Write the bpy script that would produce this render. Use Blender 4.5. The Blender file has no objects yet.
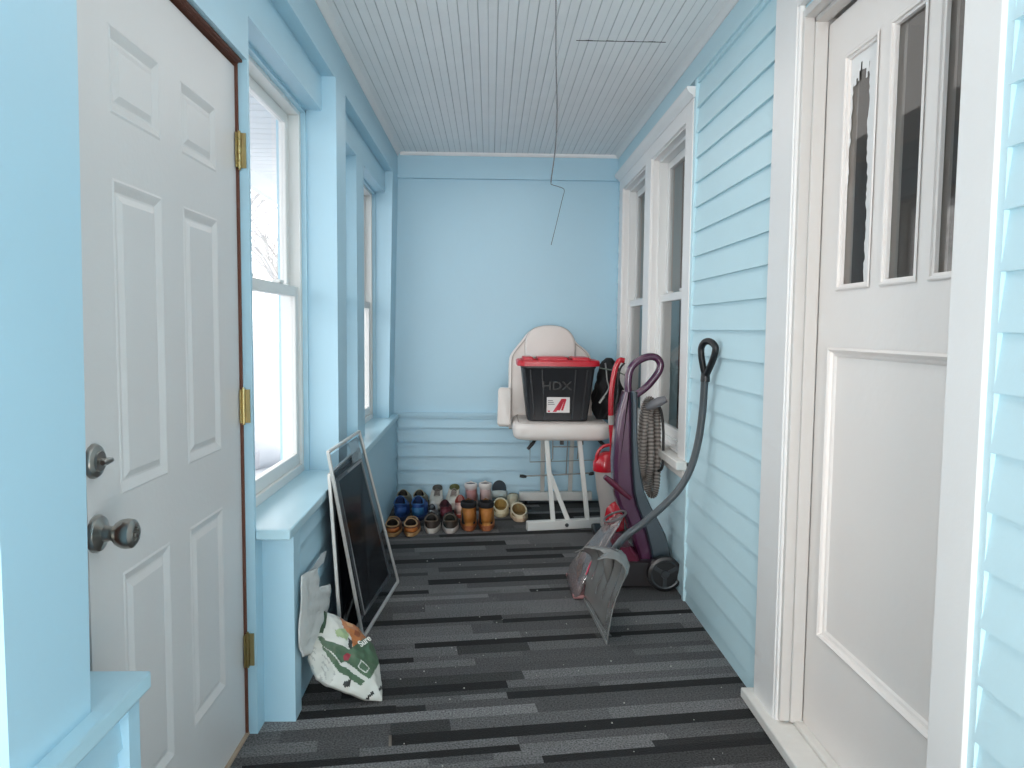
import bpy, math, random
from mathutils import Vector, Matrix
random.seed(7)
SC = bpy.context.scene
COL = SC.collection
PI = math.pi

# ------------------------------------------------------------------ helpers
def lin(c):
    out = []
    for v in c:
        v = v/255.0
        out.append(v/12.92 if v <= 0.04045 else ((v+0.055)/1.055)**2.4)
    return (out[0], out[1], out[2], 1.0)

def new_mat(name):
    m = bpy.data.materials.new(name); m.use_nodes = True
    nt = m.node_tree
    return m, nt, nt.nodes['Principled BSDF']

def mat(name, c, rough=0.5, metal=0.0, var=0.06, scale=8.0, bump=0.0, bscale=60.0, coat=0.0, spec=0.5, stretch=None):
    """painted / plastic / metal surface with slight procedural tone variation"""
    m, nt, b = new_mat(name)
    base = lin(c)
    tc = nt.nodes.new('ShaderNodeTexCoord')
    mp = nt.nodes.new('ShaderNodeMapping')
    if stretch: mp.inputs['Scale'].default_value = stretch
    nt.links.new(tc.outputs['Object'], mp.inputs['Vector'])
    nz = nt.nodes.new('ShaderNodeTexNoise'); nz.inputs['Scale'].default_value = scale
    nz.inputs['Detail'].default_value = 4
    nt.links.new(mp.outputs['Vector'], nz.inputs['Vector'])
    mx = nt.nodes.new('ShaderNodeMix'); mx.data_type = 'RGBA'
    mx.inputs[6].default_value = tuple(v*(1-var) for v in base[:3])+(1,)
    mx.inputs[7].default_value = tuple(min(1, v*(1+var)) for v in base[:3])+(1,)
    nt.links.new(nz.outputs['Fac'], mx.inputs[0])
    nt.links.new(mx.outputs[2], b.inputs['Base Color'])
    b.inputs['Roughness'].default_value = rough
    b.inputs['Metallic'].default_value = metal
    b.inputs['Coat Weight'].default_value = coat
    b.inputs['Specular IOR Level'].default_value = spec
    if bump > 0:
        n2 = nt.nodes.new('ShaderNodeTexNoise'); n2.inputs['Scale'].default_value = bscale
        n2.inputs['Detail'].default_value = 3
        nt.links.new(mp.outputs['Vector'], n2.inputs['Vector'])
        bp = nt.nodes.new('ShaderNodeBump'); bp.inputs['Strength'].default_value = bump
        bp.inputs['Distance'].default_value = 0.01
        nt.links.new(n2.outputs['Fac'], bp.inputs['Height'])
        nt.links.new(bp.outputs['Normal'], b.inputs['Normal'])
    return m

def glass_mat(name, tint=(1, 1, 1), refl=0.08, haze=0.0, hcol=(230, 232, 235), rough=.03, graze=.5):
    m, nt, b = new_mat(name)
    out = nt.nodes['Material Output']
    tr = nt.nodes.new('ShaderNodeBsdfTransparent'); tr.inputs[0].default_value = (*tint, 1)
    gl = nt.nodes.new('ShaderNodeBsdfGlossy'); gl.inputs['Roughness'].default_value = rough
    mx = nt.nodes.new('ShaderNodeMixShader')
    lw = nt.nodes.new('ShaderNodeLayerWeight'); lw.inputs['Blend'].default_value = .5
    pw = nt.nodes.new('ShaderNodeMath'); pw.operation = 'POWER'; pw.inputs[1].default_value = 5
    nt.links.new(lw.outputs['Facing'], pw.inputs[0])
    ml = nt.nodes.new('ShaderNodeMath'); ml.operation = 'MULTIPLY_ADD'; ml.inputs[1].default_value = graze; ml.inputs[2].default_value = refl
    ml.use_clamp = True
    nt.links.new(pw.outputs[0], ml.inputs[0])
    nt.links.new(ml.outputs[0], mx.inputs[0])
    nt.links.new(tr.outputs[0], mx.inputs[1]); nt.links.new(gl.outputs[0], mx.inputs[2])
    last = mx
    if haze > 0:
        df = nt.nodes.new('ShaderNodeBsdfDiffuse'); df.inputs[0].default_value = lin(hcol)
        m2 = nt.nodes.new('ShaderNodeMixShader'); m2.inputs[0].default_value = haze
        nt.links.new(last.outputs[0], m2.inputs[1]); nt.links.new(df.outputs[0], m2.inputs[2]); last = m2
    nt.links.new(last.outputs[0], out.inputs[0])
    nt.nodes.remove(b)
    return m

def vcol_mat(name, rough=0.5, noise=0.0, nscale=400, bump=0.0, coat=0.0):
    m, nt, b = new_mat(name)
    at = nt.nodes.new('ShaderNodeAttribute'); at.attribute_name = 'paint'
    b.inputs['Roughness'].default_value = rough
    b.inputs['Coat Weight'].default_value = coat
    src = at.outputs['Color']
    if noise > 0:
        tc = nt.nodes.new('ShaderNodeTexCoord')
        nz = nt.nodes.new('ShaderNodeTexNoise'); nz.inputs['Scale'].default_value = nscale; nz.inputs['Detail'].default_value = 2
        nt.links.new(tc.outputs['Object'], nz.inputs['Vector'])
        mr = nt.nodes.new('ShaderNodeMapRange')
        mr.inputs['From Min'].default_value = 0.3; mr.inputs['From Max'].default_value = 0.7
        mr.inputs['To Min'].default_value = 1-noise; mr.inputs['To Max'].default_value = 1+noise
        nt.links.new(nz.outputs['Fac'], mr.inputs['Value'])
        mu = nt.nodes.new('ShaderNodeVectorMath'); mu.operation = 'SCALE'
        nt.links.new(src, mu.inputs[0]); nt.links.new(mr.outputs[0], mu.inputs['Scale'])
        src = mu.outputs[0]
        if bump:
            bp = nt.nodes.new('ShaderNodeBump'); bp.inputs['Strength'].default_value = bump; bp.inputs['Distance'].default_value = 0.004
            nt.links.new(nz.outputs['Fac'], bp.inputs['Height']); nt.links.new(bp.outputs[0], b.inputs['Normal'])
    nt.links.new(src, b.inputs['Base Color'])
    return m

class MB:
    """collects primitives into ONE mesh"""
    def __init__(s): s.v = []; s.f = []; s.mi = []; s.col = []
    def add(s, vs, fs, mi=0, col=None):
        o = len(s.v); s.v += [tuple(p) for p in vs]
        for f in fs:
            s.f.append([o+i for i in f]); s.mi.append(mi); s.col.append(col)
        return s
    def box(s, x0, x1, y0, y1, z0, z1, mi=0, M=None, col=None):
        vs = [Vector((x, y, z)) for x in (x0, x1) for y in (y0, y1) for z in (z0, z1)]
        if M: vs = [M @ v for v in vs]
        fs = [(0, 1, 3, 2), (4, 6, 7, 5), (0, 4, 5, 1), (2, 3, 7, 6), (0, 2, 6, 4), (1, 5, 7, 3)]
        return s.add(vs, fs, mi, col)
    def bar(s, a, b, w, h, mi=0, up=(0, 0, 1)):
        a = Vector(a); b = Vector(b); d = (b-a); L = d.length; d.normalize()
        u = Vector(up); x = d.cross(u)
        if x.length < 1e-4: x = d.cross(Vector((1, 0, 0)))
        x.normalize(); z = x.cross(d)
        vs = []
        for p in (a, b):
            for i, j in ((-1, -1), (1, -1), (1, 1), (-1, 1)): vs.append(p+x*(i*w/2)+z*(j*h/2))
        return s.add(vs, [(3, 2, 1, 0), (4, 5, 6, 7), (0, 1, 5, 4), (1, 2, 6, 5), (2, 3, 7, 6), (3, 0, 4, 7)], mi)
    def tube(s, pts, r, n=10, mi=0, cap=True, closed=False, ry=None, up=None):
        pts = [Vector(p) for p in pts]; m = len(pts)
        rs = r if isinstance(r, (list, tuple)) else [r]*m
        rings = []; prev = None
        for i, p in enumerate(pts):
            if closed: d = pts[(i+1) % m]-pts[i-1]
            else: d = pts[min(i+1, m-1)]-pts[max(i-1, 0)]
            if d.length < 1e-9: d = Vector((0, 0, 1))
            d.normalize()
            if prev is None:
                a = Vector(up) if up else (Vector((0, 0, 1)) if abs(d.z) < .9 else Vector((1, 0, 0)))
                x = d.cross(a).normalized()
            else:
                x = prev - d*prev.dot(d)
                x = x.normalized() if x.length > 1e-6 else d.orthogonal().normalized()
            prev = x; y = d.cross(x)
            k = (ry if ry else 1.0)
            rings.append([p+x*(math.cos(2*PI*j/n)*rs[i])+y*(math.sin(2*PI*j/n)*rs[i]*k) for j in range(n)])
        return s.loft(rings, mi, cap and not closed, closed)
    def loft(s, rings, mi=0, cap=True, closed=False, open_ring=False, col=None):
        n = len(rings[0]); vs = [v for r in rings for v in r]; fs = []
        m = len(rings)
        for i in range(m if closed else m-1):
            i2 = (i+1) % m
            for j in range(n-1 if open_ring else n):
                j2 = (j+1) % n
                fs.append((i*n+j, i*n+j2, i2*n+j2, i2*n+j))
        if cap and not open_ring:
            fs.append(tuple(range(n-1, -1, -1))); fs.append(tuple((m-1)*n+j for j in range(n)))
        return s.add(vs, fs, mi, col)
    def lathe(s, prof, c, axis=(0, 0, 1), n=24, mi=0, cap=True):
        ax = Vector(axis).normalized(); x = ax.orthogonal().normalized(); y = ax.cross(x); c = Vector(c)
        return s.loft([[c+ax*h+(x*math.cos(2*PI*j/n)+y*math.sin(2*PI*j/n))*max(r, 1e-4) for j in range(n)] for r, h in prof], mi, cap)
    def prism(s, poly, M, t0, t1, mi=0, n=None):
        """poly 2D (u,v) -> M @ (u, v, t)"""
        a = [M @ Vector((u, v, t0)) for u, v in poly]; b = [M @ Vector((u, v, t1)) for u, v in poly]
        return s.loft([a, b], mi, True)

def wmat(o):
    M = Matrix.LocRotScale(o.location, o.rotation_euler, o.scale)
    if o.parent: M = wmat(o.parent) @ o.matrix_parent_inverse @ M
    return M

def obj(name, mb, mats, parent=None, smooth=35, bevel=0, kind=None, label=None, cat=None, group=None, solid=0, sub=0, seg=2):
    me = bpy.data.meshes.new(name)
    me.from_pydata(mb.v, [], mb.f)
    if not isinstance(mats, (list, tuple)): mats = [mats]
    for m in mats: me.materials.append(m)
    me.polygons.foreach_set('material_index', mb.mi)
    if any(c is not None for c in mb.col):
        ca = me.color_attributes.new('paint', 'FLOAT_COLOR', 'CORNER')
        for p, c in zip(me.polygons, mb.col):
            for li in p.loop_indices: ca.data[li].color = c or (1, 1, 1, 1)
    me.validate(); me.update()
    import bmesh
    bm = bmesh.new(); bm.from_mesh(me); bmesh.ops.recalc_face_normals(bm, faces=bm.faces); bm.to_mesh(me); bm.free()
    if smooth:
        me.shade_smooth(); me.set_sharp_from_angle(angle=math.radians(smooth))
    o = bpy.data.objects.new(name, me); COL.objects.link(o)
    if parent:
        o.parent = parent; o.matrix_parent_inverse = wmat(parent).inverted()
    if solid:
        md = o.modifiers.new('solid', 'SOLIDIFY'); md.thickness = solid; md.offset = 0
    if bevel:
        md = o.modifiers.new('bevel', 'BEVEL'); md.width = bevel; md.segments = seg; md.limit_method = 'ANGLE'
        md.harden_normals = False
    if sub:
        md = o.modifiers.new('sub', 'SUBSURF'); md.levels = sub; md.render_levels = sub
    if kind: o['kind'] = kind
    if label: o['label'] = label
    if cat: o['category'] = cat
    if group: o['group'] = group
    return o

def thing(name, loc, label, cat, group=None, rot=0, kind=None):
    o = bpy.data.objects.new(name, None); COL.objects.link(o)
    o.location = loc; o.rotation_euler = (0, 0, rot); o.empty_display_size = .05
    if kind: o['kind'] = kind
    if label: o['label'] = label
    if cat: o['category'] = cat
    if group: o['group'] = group
    return o

def text_obj(name, s, size, M, m, parent, extrude=0.0006, bold=0.0, label=None, sx=1.0):
    cu = bpy.data.curves.new(name+'_curve', 'FONT'); cu.body = s; cu.size = size; cu.extrude = extrude
    cu.align_x = 'CENTER'; cu.align_y = 'CENTER'; cu.offset = bold
    tmp = bpy.data.objects.new('tmp', cu); COL.objects.link(tmp)
    dg = bpy.context.evaluated_depsgraph_get(); dg.update()
    me = bpy.data.meshes.new_from_object(tmp.evaluated_get(dg))
    bpy.data.objects.remove(tmp); bpy.data.curves.remove(cu)
    me.transform(M @ Matrix.Diagonal((sx, 1, 1, 1)))
    me.materials.clear(); me.materials.append(m)
    o = bpy.data.objects.new(name, me); COL.objects.link(o)
    if parent: o.parent = parent; o.matrix_parent_inverse = wmat(parent).inverted()
    if label: o['label'] = label
    return o

def frame_mat(o, x, y):
    """matrix whose local x,y axes are the given world vectors"""
    x = Vector(x).normalized(); y = Vector(y); y = (y-x*y.dot(x)).normalized(); z = x.cross(y)
    M = Matrix((x, y, z)).transposed().to_4x4(); M.translation = Vector(o); return M

def catmull(pts, k=8):
    P = [Vector(p) for p in pts]; out = []
    for i in range(len(P)-1):
        p0 = P[max(i-1, 0)]; p1 = P[i]; p2 = P[i+1]; p3 = P[min(i+2, len(P)-1)]
        for j in range(k):
            t = j/k
            out.append(0.5*((2*p1)+(p2-p0)*t+(2*p0-5*p1+4*p2-p3)*t*t+(3*p1-p0-3*p2+p3)*t**3))
    out.append(P[-1]); return out

def holes(mb, u0, u1, z0, z1, hs, put):
    """rectangles of a wall with openings; put(u0,u1,z0,z1) adds one slab"""
    us = sorted({u0, u1, *[h[0] for h in hs], *[h[1] for h in hs]}); us = [u for u in us if u0 <= u <= u1]
    for a, b in zip(us, us[1:]):
        blocks = sorted([(h[2], h[3]) for h in hs if h[0] <= a+1e-6 and h[1] >= b-1e-6])
        z = z0
        for c, d in blocks:
            if c > z+1e-6: put(a, b, z, c)
            z = max(z, d)
        if z1 > z+1e-6: put(a, b, z, z1)

# ------------------------------------------------------------------ materials
BLUE = (173, 208, 224)
m_blue = mat('blue_wall_paint', BLUE, .42, var=.025, scale=3, bump=.06, bscale=25)
m_blue_side = mat('pale_blue_siding_paint', (197, 226, 234), .45, var=.03, scale=4, bump=.08, bscale=30)
m_blue_gloss = mat('blue_gloss_paint', (179, 213, 226), .28, var=.02, scale=5, bump=.05, bscale=20)
m_white = mat('white_trim_paint', (232, 230, 228), .38, var=.02, scale=6, bump=.08, bscale=40)
m_white_worn = mat('worn_white_paint', (226, 222, 216), .5, var=.10, scale=14, bump=.25, bscale=60)
m_jamb = mat('greyish_white_jamb_paint', (205, 201, 197), .45, var=.03, scale=6, bump=.1, bscale=40)
m_door_right = mat('warm_white_door_paint', (235, 228, 223), .4, var=.02, scale=5, bump=.12, bscale=30)
m_door_left = mat('grey_white_steel_door', (212, 209, 208), .38, var=.015, scale=5, bump=.05, bscale=80)
m_ceil = mat('white_ceiling_paint', (242, 240, 239), .5, var=.05, scale=7, bump=.1, bscale=50)
m_groove = mat('grey_ceiling_groove', (212, 211, 211), .7, var=.1, scale=10)
m_vinyl = mat('white_window_vinyl', (228, 228, 226), .35, var=.015)
m_brown = mat('bare_brown_jamb_wood', (104, 62, 48), .7, var=.25, scale=20, bump=.3, stretch=(6, 6, .6))
m_satin = mat('satin_nickel', (165, 163, 158), .28, metal=1.0, var=.05)
m_brass = mat('aged_brass', (176, 158, 112), .32, metal=1.0, var=.12, scale=30)
m_dark = mat('black_plastic', (20, 22, 25), .38, var=.1)
m_glass = glass_mat('window_glass', refl=.05, haze=.10)
m_glass_in = glass_mat('house_window_glass', (.86, .88, .88), refl=.10)
m_glass_door = glass_mat('door_glass', (.75, .74, .72), refl=.10, haze=.22, hcol=(128, 118, 110))
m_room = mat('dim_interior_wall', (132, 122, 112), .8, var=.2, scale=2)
m_curtain = mat('grey_brown_curtain', (168, 158, 150), .85, var=.08, scale=5, stretch=(1, 10, .4))
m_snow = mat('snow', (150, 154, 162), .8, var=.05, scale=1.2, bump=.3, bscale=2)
m_bark = mat('pale_winter_bark', (176, 174, 174), .9, var=.15, scale=12)
m_ext_white = mat('outside_white_boards', (205, 206, 208), .5, var=.03)
m_alu = mat('pale_grey_aluminium', (208, 207, 204), .38, metal=.35, var=.05)

# ------------------------------------------------------------------ camera
cam = bpy.data.cameras.new('camera'); cam.sensor_width = 36; cam.lens = 36*760/1024; cam.clip_start = .02
co = bpy.data.objects.new('camera', cam); COL.objects.link(co)
R = ((0.999542, 0.007009, 0.029451), (-0.028857, -0.073454, 0.996881), (0.00915, -0.997274, -0.073218))
Mc = Matrix([[R[i][0], -R[i][1], -R[i][2], 0] for i in range(3)]+[[0, 0, 0, 1]])
q = Mc.to_quaternion().normalized()
co.rotation_mode = 'QUATERNION'; co.rotation_quaternion = q; co.location = (0, 0, 1.26)
SC.camera = co

# ------------------------------------------------------------------ room constants
YB = 5.5          # back wall
YF = -4.3         # front wall behind the viewer
H = 2.49
XL = -.71; XS = -.65; XR = .925
SILL = .64; HEAD = 2.16; SOF = 2.30

# ---- floor: carpet planks in dark stripes
def floor():
    mb = MB()
    th = .13; c, s = math.cos(th), math.sin(th)
    # (v, thickness, u0, u1) black stripes in carpet coords, measured from a few places
    def uv(x, y): return (x*c+y*s, -x*s+y*c)
    blk = [(-.30, 2.241, .92, 2.409, .050), (.165, 2.13, .92, 2.245, .030), (-.75, 2.395, -.30, 2.423, .042), (.07, 2.512, .93, 2.655, .040),
           (-.50, 2.537, .07, 2.612, .045), (-.288, 2.93, .444, 3.044, .040), (.51, 3.032, .95, 3.127, .035), (-.62, 2.78, -.28, 2.80, .035),
           (-.55, 3.17, .063, 3.224, .045), (.063, 3.19, .95, 3.316, .035), (-.60, 3.51, -.285, 3.569, .04), (-.295, 3.68, .43, 3.80, .06),
           (-.6, 4.00, .416, 4.15, .055), (.2, 3.58, .95, 3.68, .04), (-.6, 4.30, .1, 4.40, .07), (-.3, 4.55, .9, 4.68, .05), (.1, 4.25, .9, 4.33, .05),
           (-.6, 4.78, .0, 4.86, .06), (.15, 5.02, .9, 5.12, .08), (-.6, 5.15, .3, 5.25, .06), (0, 5.36, .9, 5.46, .05),
           (-.7, 2.10, .1, 2.20, .03), (-.5, 1.85, .4, 1.97, .06), (-.7, 1.5, .5, 1.65, .05), (0, 1.2, .9, 1.32, .05), (-.7, .8, .4, .95, .06)]
    B = []
    for x0, y0, x1, y1, t in blk:
        a = uv(x0, y0); b = uv(x1, y1); v = (a[1]+b[1])/2
        t *= 1.25; B.append((v-t/2, v+t/2, a[0], b[0]))
    edges = sorted({round(e, 4) for b in B for e in b[:2]})
    vs = [-2.4]
    for e in edges+[5.9]:
        while e-vs[-1] > .10:
            vs.append(vs[-1]+random.uniform(.045, .085))
        if e-vs[-1] > .008: vs.append(e)
    shades = [(.012, .3), (.030, 1.3), (.055, 2.6), (.075, 2.4), (.10, 2.2), (.125, .8)]
    def pick():
        r = random.random()*sum(w for _, w in shades)
        for a, w in shades:
            r -= w
            if r <= 0: return a*random.uniform(.9, 1.1)
        return .1
    def P(u, v): return (u*c-v*s, u*s+v*c, 0)
    for v0, v1 in zip(vs, vs[1:]):
        vm = (v0+v1)/2
        bl = [b for b in B if b[0]-.002 <= vm <= b[1]+.002]
        cuts = [-1.2]; 
        while cuts[-1] < 2.6: cuts.append(cuts[-1]+random.choice([.22, .33, .45, .6, .9])*random.uniform(.85, 1.15))
        for b in bl: cuts += [b[2], b[3]]
        cuts.sort(); last = None
        for u0, u1 in zip(cuts, cuts[1:]):
            if u1-u0 < .01: continue
            um = (u0+u1)/2
            if any(b[2] <= um <= b[3] for b in bl): g = .006
            else: g = pick()
            # clip to the room
            poly = [P(u0, v0), P(u1, v0), P(u1, v1), P(u0, v1)]
            poly = clip(poly)
            if len(poly) >= 3:
                mb.add(poly, [tuple(range(len(poly)))], 0, (g*1.36, g*1.33, g*1.34, 1))
    return mb
def clip(poly, x0=-.95, x1=1.05, y0=YF, y1=YB+.02):
    def cut(p, ax, lim, sg):
        o = []
        for i in range(len(p)):
            a, b = p[i-1], p[i]
            ia = (a[ax]-lim)*sg >= 0; ib = (b[ax]-lim)*sg >= 0
            if ia != ib:
                t = (lim-a[ax])/(b[ax]-a[ax]); o.append(tuple(a[k]+(b[k]-a[k])*t for k in range(3)))
            if ib: o.append(b)
        return o
    for ax, lim, sg in ((0, x0, 1), (0, x1, -1), (1, y0, 1), (1, y1, -1)):
        if poly: poly = cut(poly, ax, lim, sg)
    return poly
m_carpet = vcol_mat('striped_carpet', rough=.95, noise=.65, nscale=170, bump=.8)
fl = obj('floor', floor(), m_carpet, smooth=0, kind='structure')
mb = MB().box(-.95, 1.05, YF, YB+.02, -.08, -.004)
obj('subfloor', mb, m_room, parent=fl)
# lint and grit on the carpet
mb = MB()
rg = random.Random(3)
for i in range(95):
    x = rg.uniform(-.58, .88); y = rg.uniform(1.9, 4.6); r = rg.uniform(.0012, .0038)
    mb.lathe([(r, 0.0), (r*.7, r*.8)], (x, y, 0.0), n=5)
obj('lint_specks', mb, mat('pale_lint', (170, 168, 160), .9), kind='stuff', label='scattered pale lint and grit specks on the dark striped carpet', cat='lint')

# ---- ceiling: beadboard
def ceiling():
    mb = MB()
    pts = []; x = -.95; k = 0
    while x < 1.06:
        g = .0045 if k % 2 == 0 else .003; d = .004 if k % 2 == 0 else .002
        pts += [(x, 0, 0), (x+.039-g, 0, 0)]
        pts += [(x+.039-g/2, d, 1)]
        x += .039; k += 1
    for (a, za, _), (b, zb, _) in zip(pts, pts[1:]):
        mb.add([(a, YF, H+za), (b, YF, H+zb), (b, YB+.02, H+zb), (a, YB+.02, H+za)], [(0, 1, 2, 3)], 1 if (za or zb) else 0)
    mb.box(-.95, 1.05, YF, YB+.02, H+.008, H+.08)
    return mb
ce = obj('ceiling', ceiling(), [m_ceil, m_groove], smooth=0, kind='structure')
mb = MB().box(.36, .745, 3.337, 3.341, H-.0015, H+.001)
for i in range(4): mb.box(.40+i*.09, .43+i*.09, 3.334, 3.338, H-.002, H+.001)
obj('board_seam', mb, mat('dark_gap', (70, 62, 55), .9), parent=ce)

# ---- wall siding courses
def siding(mb, y0, y1, z0, z1, face, sgn, phase=1.26, ex=.109, th=.0115, axis='x'):
    """lapped boards on a wall whose bare face is at `face`; sgn = direction the boards face"""
    k0 = math.floor((z0-phase)/ex)
    k = k0
    while phase+k*ex < z1-1e-4:
        a = max(z0, phase+k*ex); b = min(z1, phase+(k+1)*ex)
        if b-a > .004:
            fa = (a-(phase+k*ex))/ex; fb = (b-(phase+k*ex))/ex
            ta = th*(1-fa)+.002; tb = th*(1-fb)+.002
            rings = []
            for y in (y0, y1):
                pr = [(face, a), (face+sgn*ta, a), (face+sgn*tb, b), (face, b)]
                rings.append([Vector((p, y, z)) if axis == 'x' else Vector((y, p, z)) for p, z in pr])
            mb.loft(rings)
        k += 1

# ---- right wall (house wall)
D2 = (1.49, 2.29, 0, 2.20)             # door opening Y, z
W4 = (3.59, 4.35, .66, 2.22); W5 = (4.51, 5.27, .66, 2.22)
mb = MB()
holes(mb, YF, YB+.1, 0, H+.02, [D2, W4, W5], lambda a, b, c, d: mb.box(XR, XR+.16, a, b, c, d))
FZ = 2.37
siding(mb, 2.475, 3.46, 0, FZ, XR, -1)
siding(mb, 5.40, YB, 0, FZ, XR, -1)
siding(mb, 3.46, 5.40, 0, .60, XR, -1)
siding(mb, YF, 1.35, 0, FZ, XR, -1)
mb.box(XR-.022, XR, YF, YB, FZ, H-.001)   # frieze board
mb.box(XR-.018, XR, 3.43, 3.46, .0, FZ)
mb.box(XR-.012, XR, 1.345, 1.372, 0, FZ)
wr = obj('wall_right', mb, m_blue_side, smooth=0, kind='structure')

# ---- back wall
mb = MB()
mb.box(-.95, XR+.16, YB, YB+.12, 0, H+.02)
siding(mb, -.66, XR-.012, 0, .605, YB, -1, phase=.017, axis='y', ex=.104, th=.022)
mb.box(-.65, XR, YB-.026, YB, .605, .625); mb.box(-.65, XR, YB-.04, YB, .625, .645)
mb.box(-.66, XR-.02, YB-.022, YB, 2.325, H-.001)
mb.box(-.66, XR-.02, YB-.030, YB, 2.312, 2.326)
obj('wall_back', mb, m_blue, smooth=0, kind='structure')

# ---- left wall (window wall)
O1 = (2.305, 3.275); O2 = (3.49, 4.10); O3 = (4.33, 5.20); O0 = (-1.0, .99)
D1 = (1.33, 2.29)
XW = -.90
mb = MB()
hl = [(a, b, SILL-.03, HEAD) for a, b in (O0, O1, O2, O3)]+[(D1[0], D1[1], 0, 2.03)]
holes(mb, YF, YB+.02, 0, H+.02, hl, lambda a, b, c, d: mb.box(XW, XL, a, b, c, d))
mb.box(XL, XS, YF, YB, SOF, H-.001)                     # boxed beam under the ceiling
for a, b in ((3.275, 3.49), (5.20, 5.5)): # posts between the windows
    mb.box(XL, XS+(.0 if a > 2 else .015), a, b, SILL, SOF)
mb.box(XL, -.635, .99, 1.20, 0, SILL)
for y0, yt in ((1.195, 1.232),):    # near post, leaning a touch
    mb.loft([[Vector((x, y, z)) for x, y in ((XL, .99), (-.635, .99), (-.635, ye), (XL, ye))] for z, ye in ((SILL, y0), (SOF, yt))])
# base wall under the sills
mb.box(XL, -.635, 2.375, YB, 0, SILL-.03)
mb.box(XL, -.612, 2.362, 2.44, 0, SILL-.03)             # corner board
siding(mb, 2.44, YB-.01, 0, SILL-.03, -.636, 1, phase=.017, ex=.104, th=.013)
mb.box(XL, -.635, YF, 1.30, 0, SILL-.03); siding(mb, YF, 1.27, 0, SILL-.03, -.636, 1, phase=.017, ex=.104)
mb.box(XL, -.612, 1.27, 1.31, 0, SILL-.03)
def skew(mb):
    # the old porch is slightly out of square: boxed parts run in towards the wall at the far end
    mb.v = [(x-(.045 if z < .7 else .010)*max(0, y-3.3)/2.2 if x > -.70 else x, y, z) for x, y, z in mb.v]; return mb
skew(mb)
wl = obj('wall_left', mb, m_blue, smooth=0, kind='structure')

# sills
mb = MB(); mb.box(-.86, -.605, 2.307, YB-.03, SILL-.032, SILL); mb.box(-.709, -.605, 2.295, 2.31, SILL-.032, SILL)
obj('trim_1', skew(mb), m_blue_gloss, bevel=.004, kind='structure')
mb = MB(); mb.box(-.80, -.605, YF+.02, 1.345, SILL-.032, SILL)
obj('trim_2', mb, m_blue_gloss, bevel=.004, kind='structure')
# crown mouldings
def crown(name, x, sg, y0, y1, m):
    pr = [(0, 0), (0, -.026), (.005, -.026), (.009, -.018), (.016, -.009), (.026, -.004), (.026, 0)]
    mb = MB(); mb.loft([[Vector((x+sg*a, y, H+b)) for a, b in pr] for y in (y0, y1)])
    if x < 0: skew(mb)
    return obj(name, mb, m, smooth=60, kind='structure')
crown('trim_3', XS, 1, YF, YB-.02, m_ceil)
crown('trim_4', XR-.022, -1, YF, YB-.02, m_white)
pr = [(0, 0), (0, -.022), (.010, -.020), (.018, -.008), (.02, 0)]
mb = MB(); mb.loft([[Vector((x, YB-.022-a, H+b)) for a, b in pr] for x in (-.64, XR-.03)])
obj('trim_5', mb, m_ceil, smooth=60, kind='structure')

# ---- double-hung windows
def ring(mb, y0, y1, z0, z1, w, x0, x1, wb=None, wt=None):
    wb = w if wb is None else wb; wt = w if wt is None else wt
    mb.box(x0, x1, y0, y0+w, z0, z1); mb.box(x0, x1, y1-w, y1, z0, z1)
    mb.box(x0, x1, y0+w, y1-w, z0, z0+wb); mb.box(x0, x1, y0+w, y1-w, z1-wt, z1)
def window(name, y0, y1, z0, z1, xin, sg, mf, mg, stop=None, rail=None):
    """xin = room-side plane of the frame, sg = direction of outside"""
    w = thing(name, (xin, (y0+y1)/2, z0), None, None, kind='structure')
    def xx(a, b): return tuple(sorted((xin+sg*a, xin+sg*b)))
    mb = MB(); ring(mb, y0, y1, z0, z1, .028, *xx(0, .085), wb=.035); obj('frame', mb, mf, w, bevel=.002)
    zr = rail or (z0+(z1-z0)*.5)
    mb = MB(); ring(mb, y0+.028, y1-.028, z0+.035, zr+.02, .042, *xx(.012, .037), wb=.05); s1 = obj('lower_sash', mb, mf, w, bevel=.003)
    mb = MB().add([(xin+sg*.024, yy, zz) for yy, zz in ((y0+.065, z0+.08), (y1-.065, z0+.08), (y1-.065, zr-.018), (y0+.065, zr-.018))], [(0, 1, 2, 3)]); obj('pane', mb, mg, s1, smooth=0)
    mb = MB(); ring(mb, y0+.028, y1-.028, zr-.02, z1-.028, .042, *xx(.045, .07)); s2 = obj('upper_sash', mb, mf, w, bevel=.003)
    mb = MB().add([(xin+sg*.057, yy, zz) for yy, zz in ((y0+.065, zr+.018), (y1-.065, zr+.018), (y1-.065, z1-.065), (y0+.065, z1-.065))], [(0, 1, 2, 3)]); obj('pane', mb, mg, s2, smooth=0)
    mb = MB()
    for yy in (y0+(y1-y0)*.3, y0+(y1-y0)*.7): mb.box(*xx(.008, .04), yy-.025, yy+.025, zr+.02, zr+.034)
    obj('sash_lock', mb, mf, s1, bevel=.003)
    return w
for i, (a, b) in enumerate((O1, O2, O3, O0)):
    w = window('window_%d' % (i+1), a+.012, b-.012, SILL, HEAD-.002, -.795, -1, m_vinyl, m_glass, rail=1.405)
    mb = MB()  # blue inner stops
    mb.box(-.80, -.775, a, a+.014, SILL, HEAD); mb.box(-.80, -.775, b-.014, b, SILL, HEAD); mb.box(-.80, -.775, a, b, HEAD-.014, HEAD)
    obj('stop', mb, m_blue, w)
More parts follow.
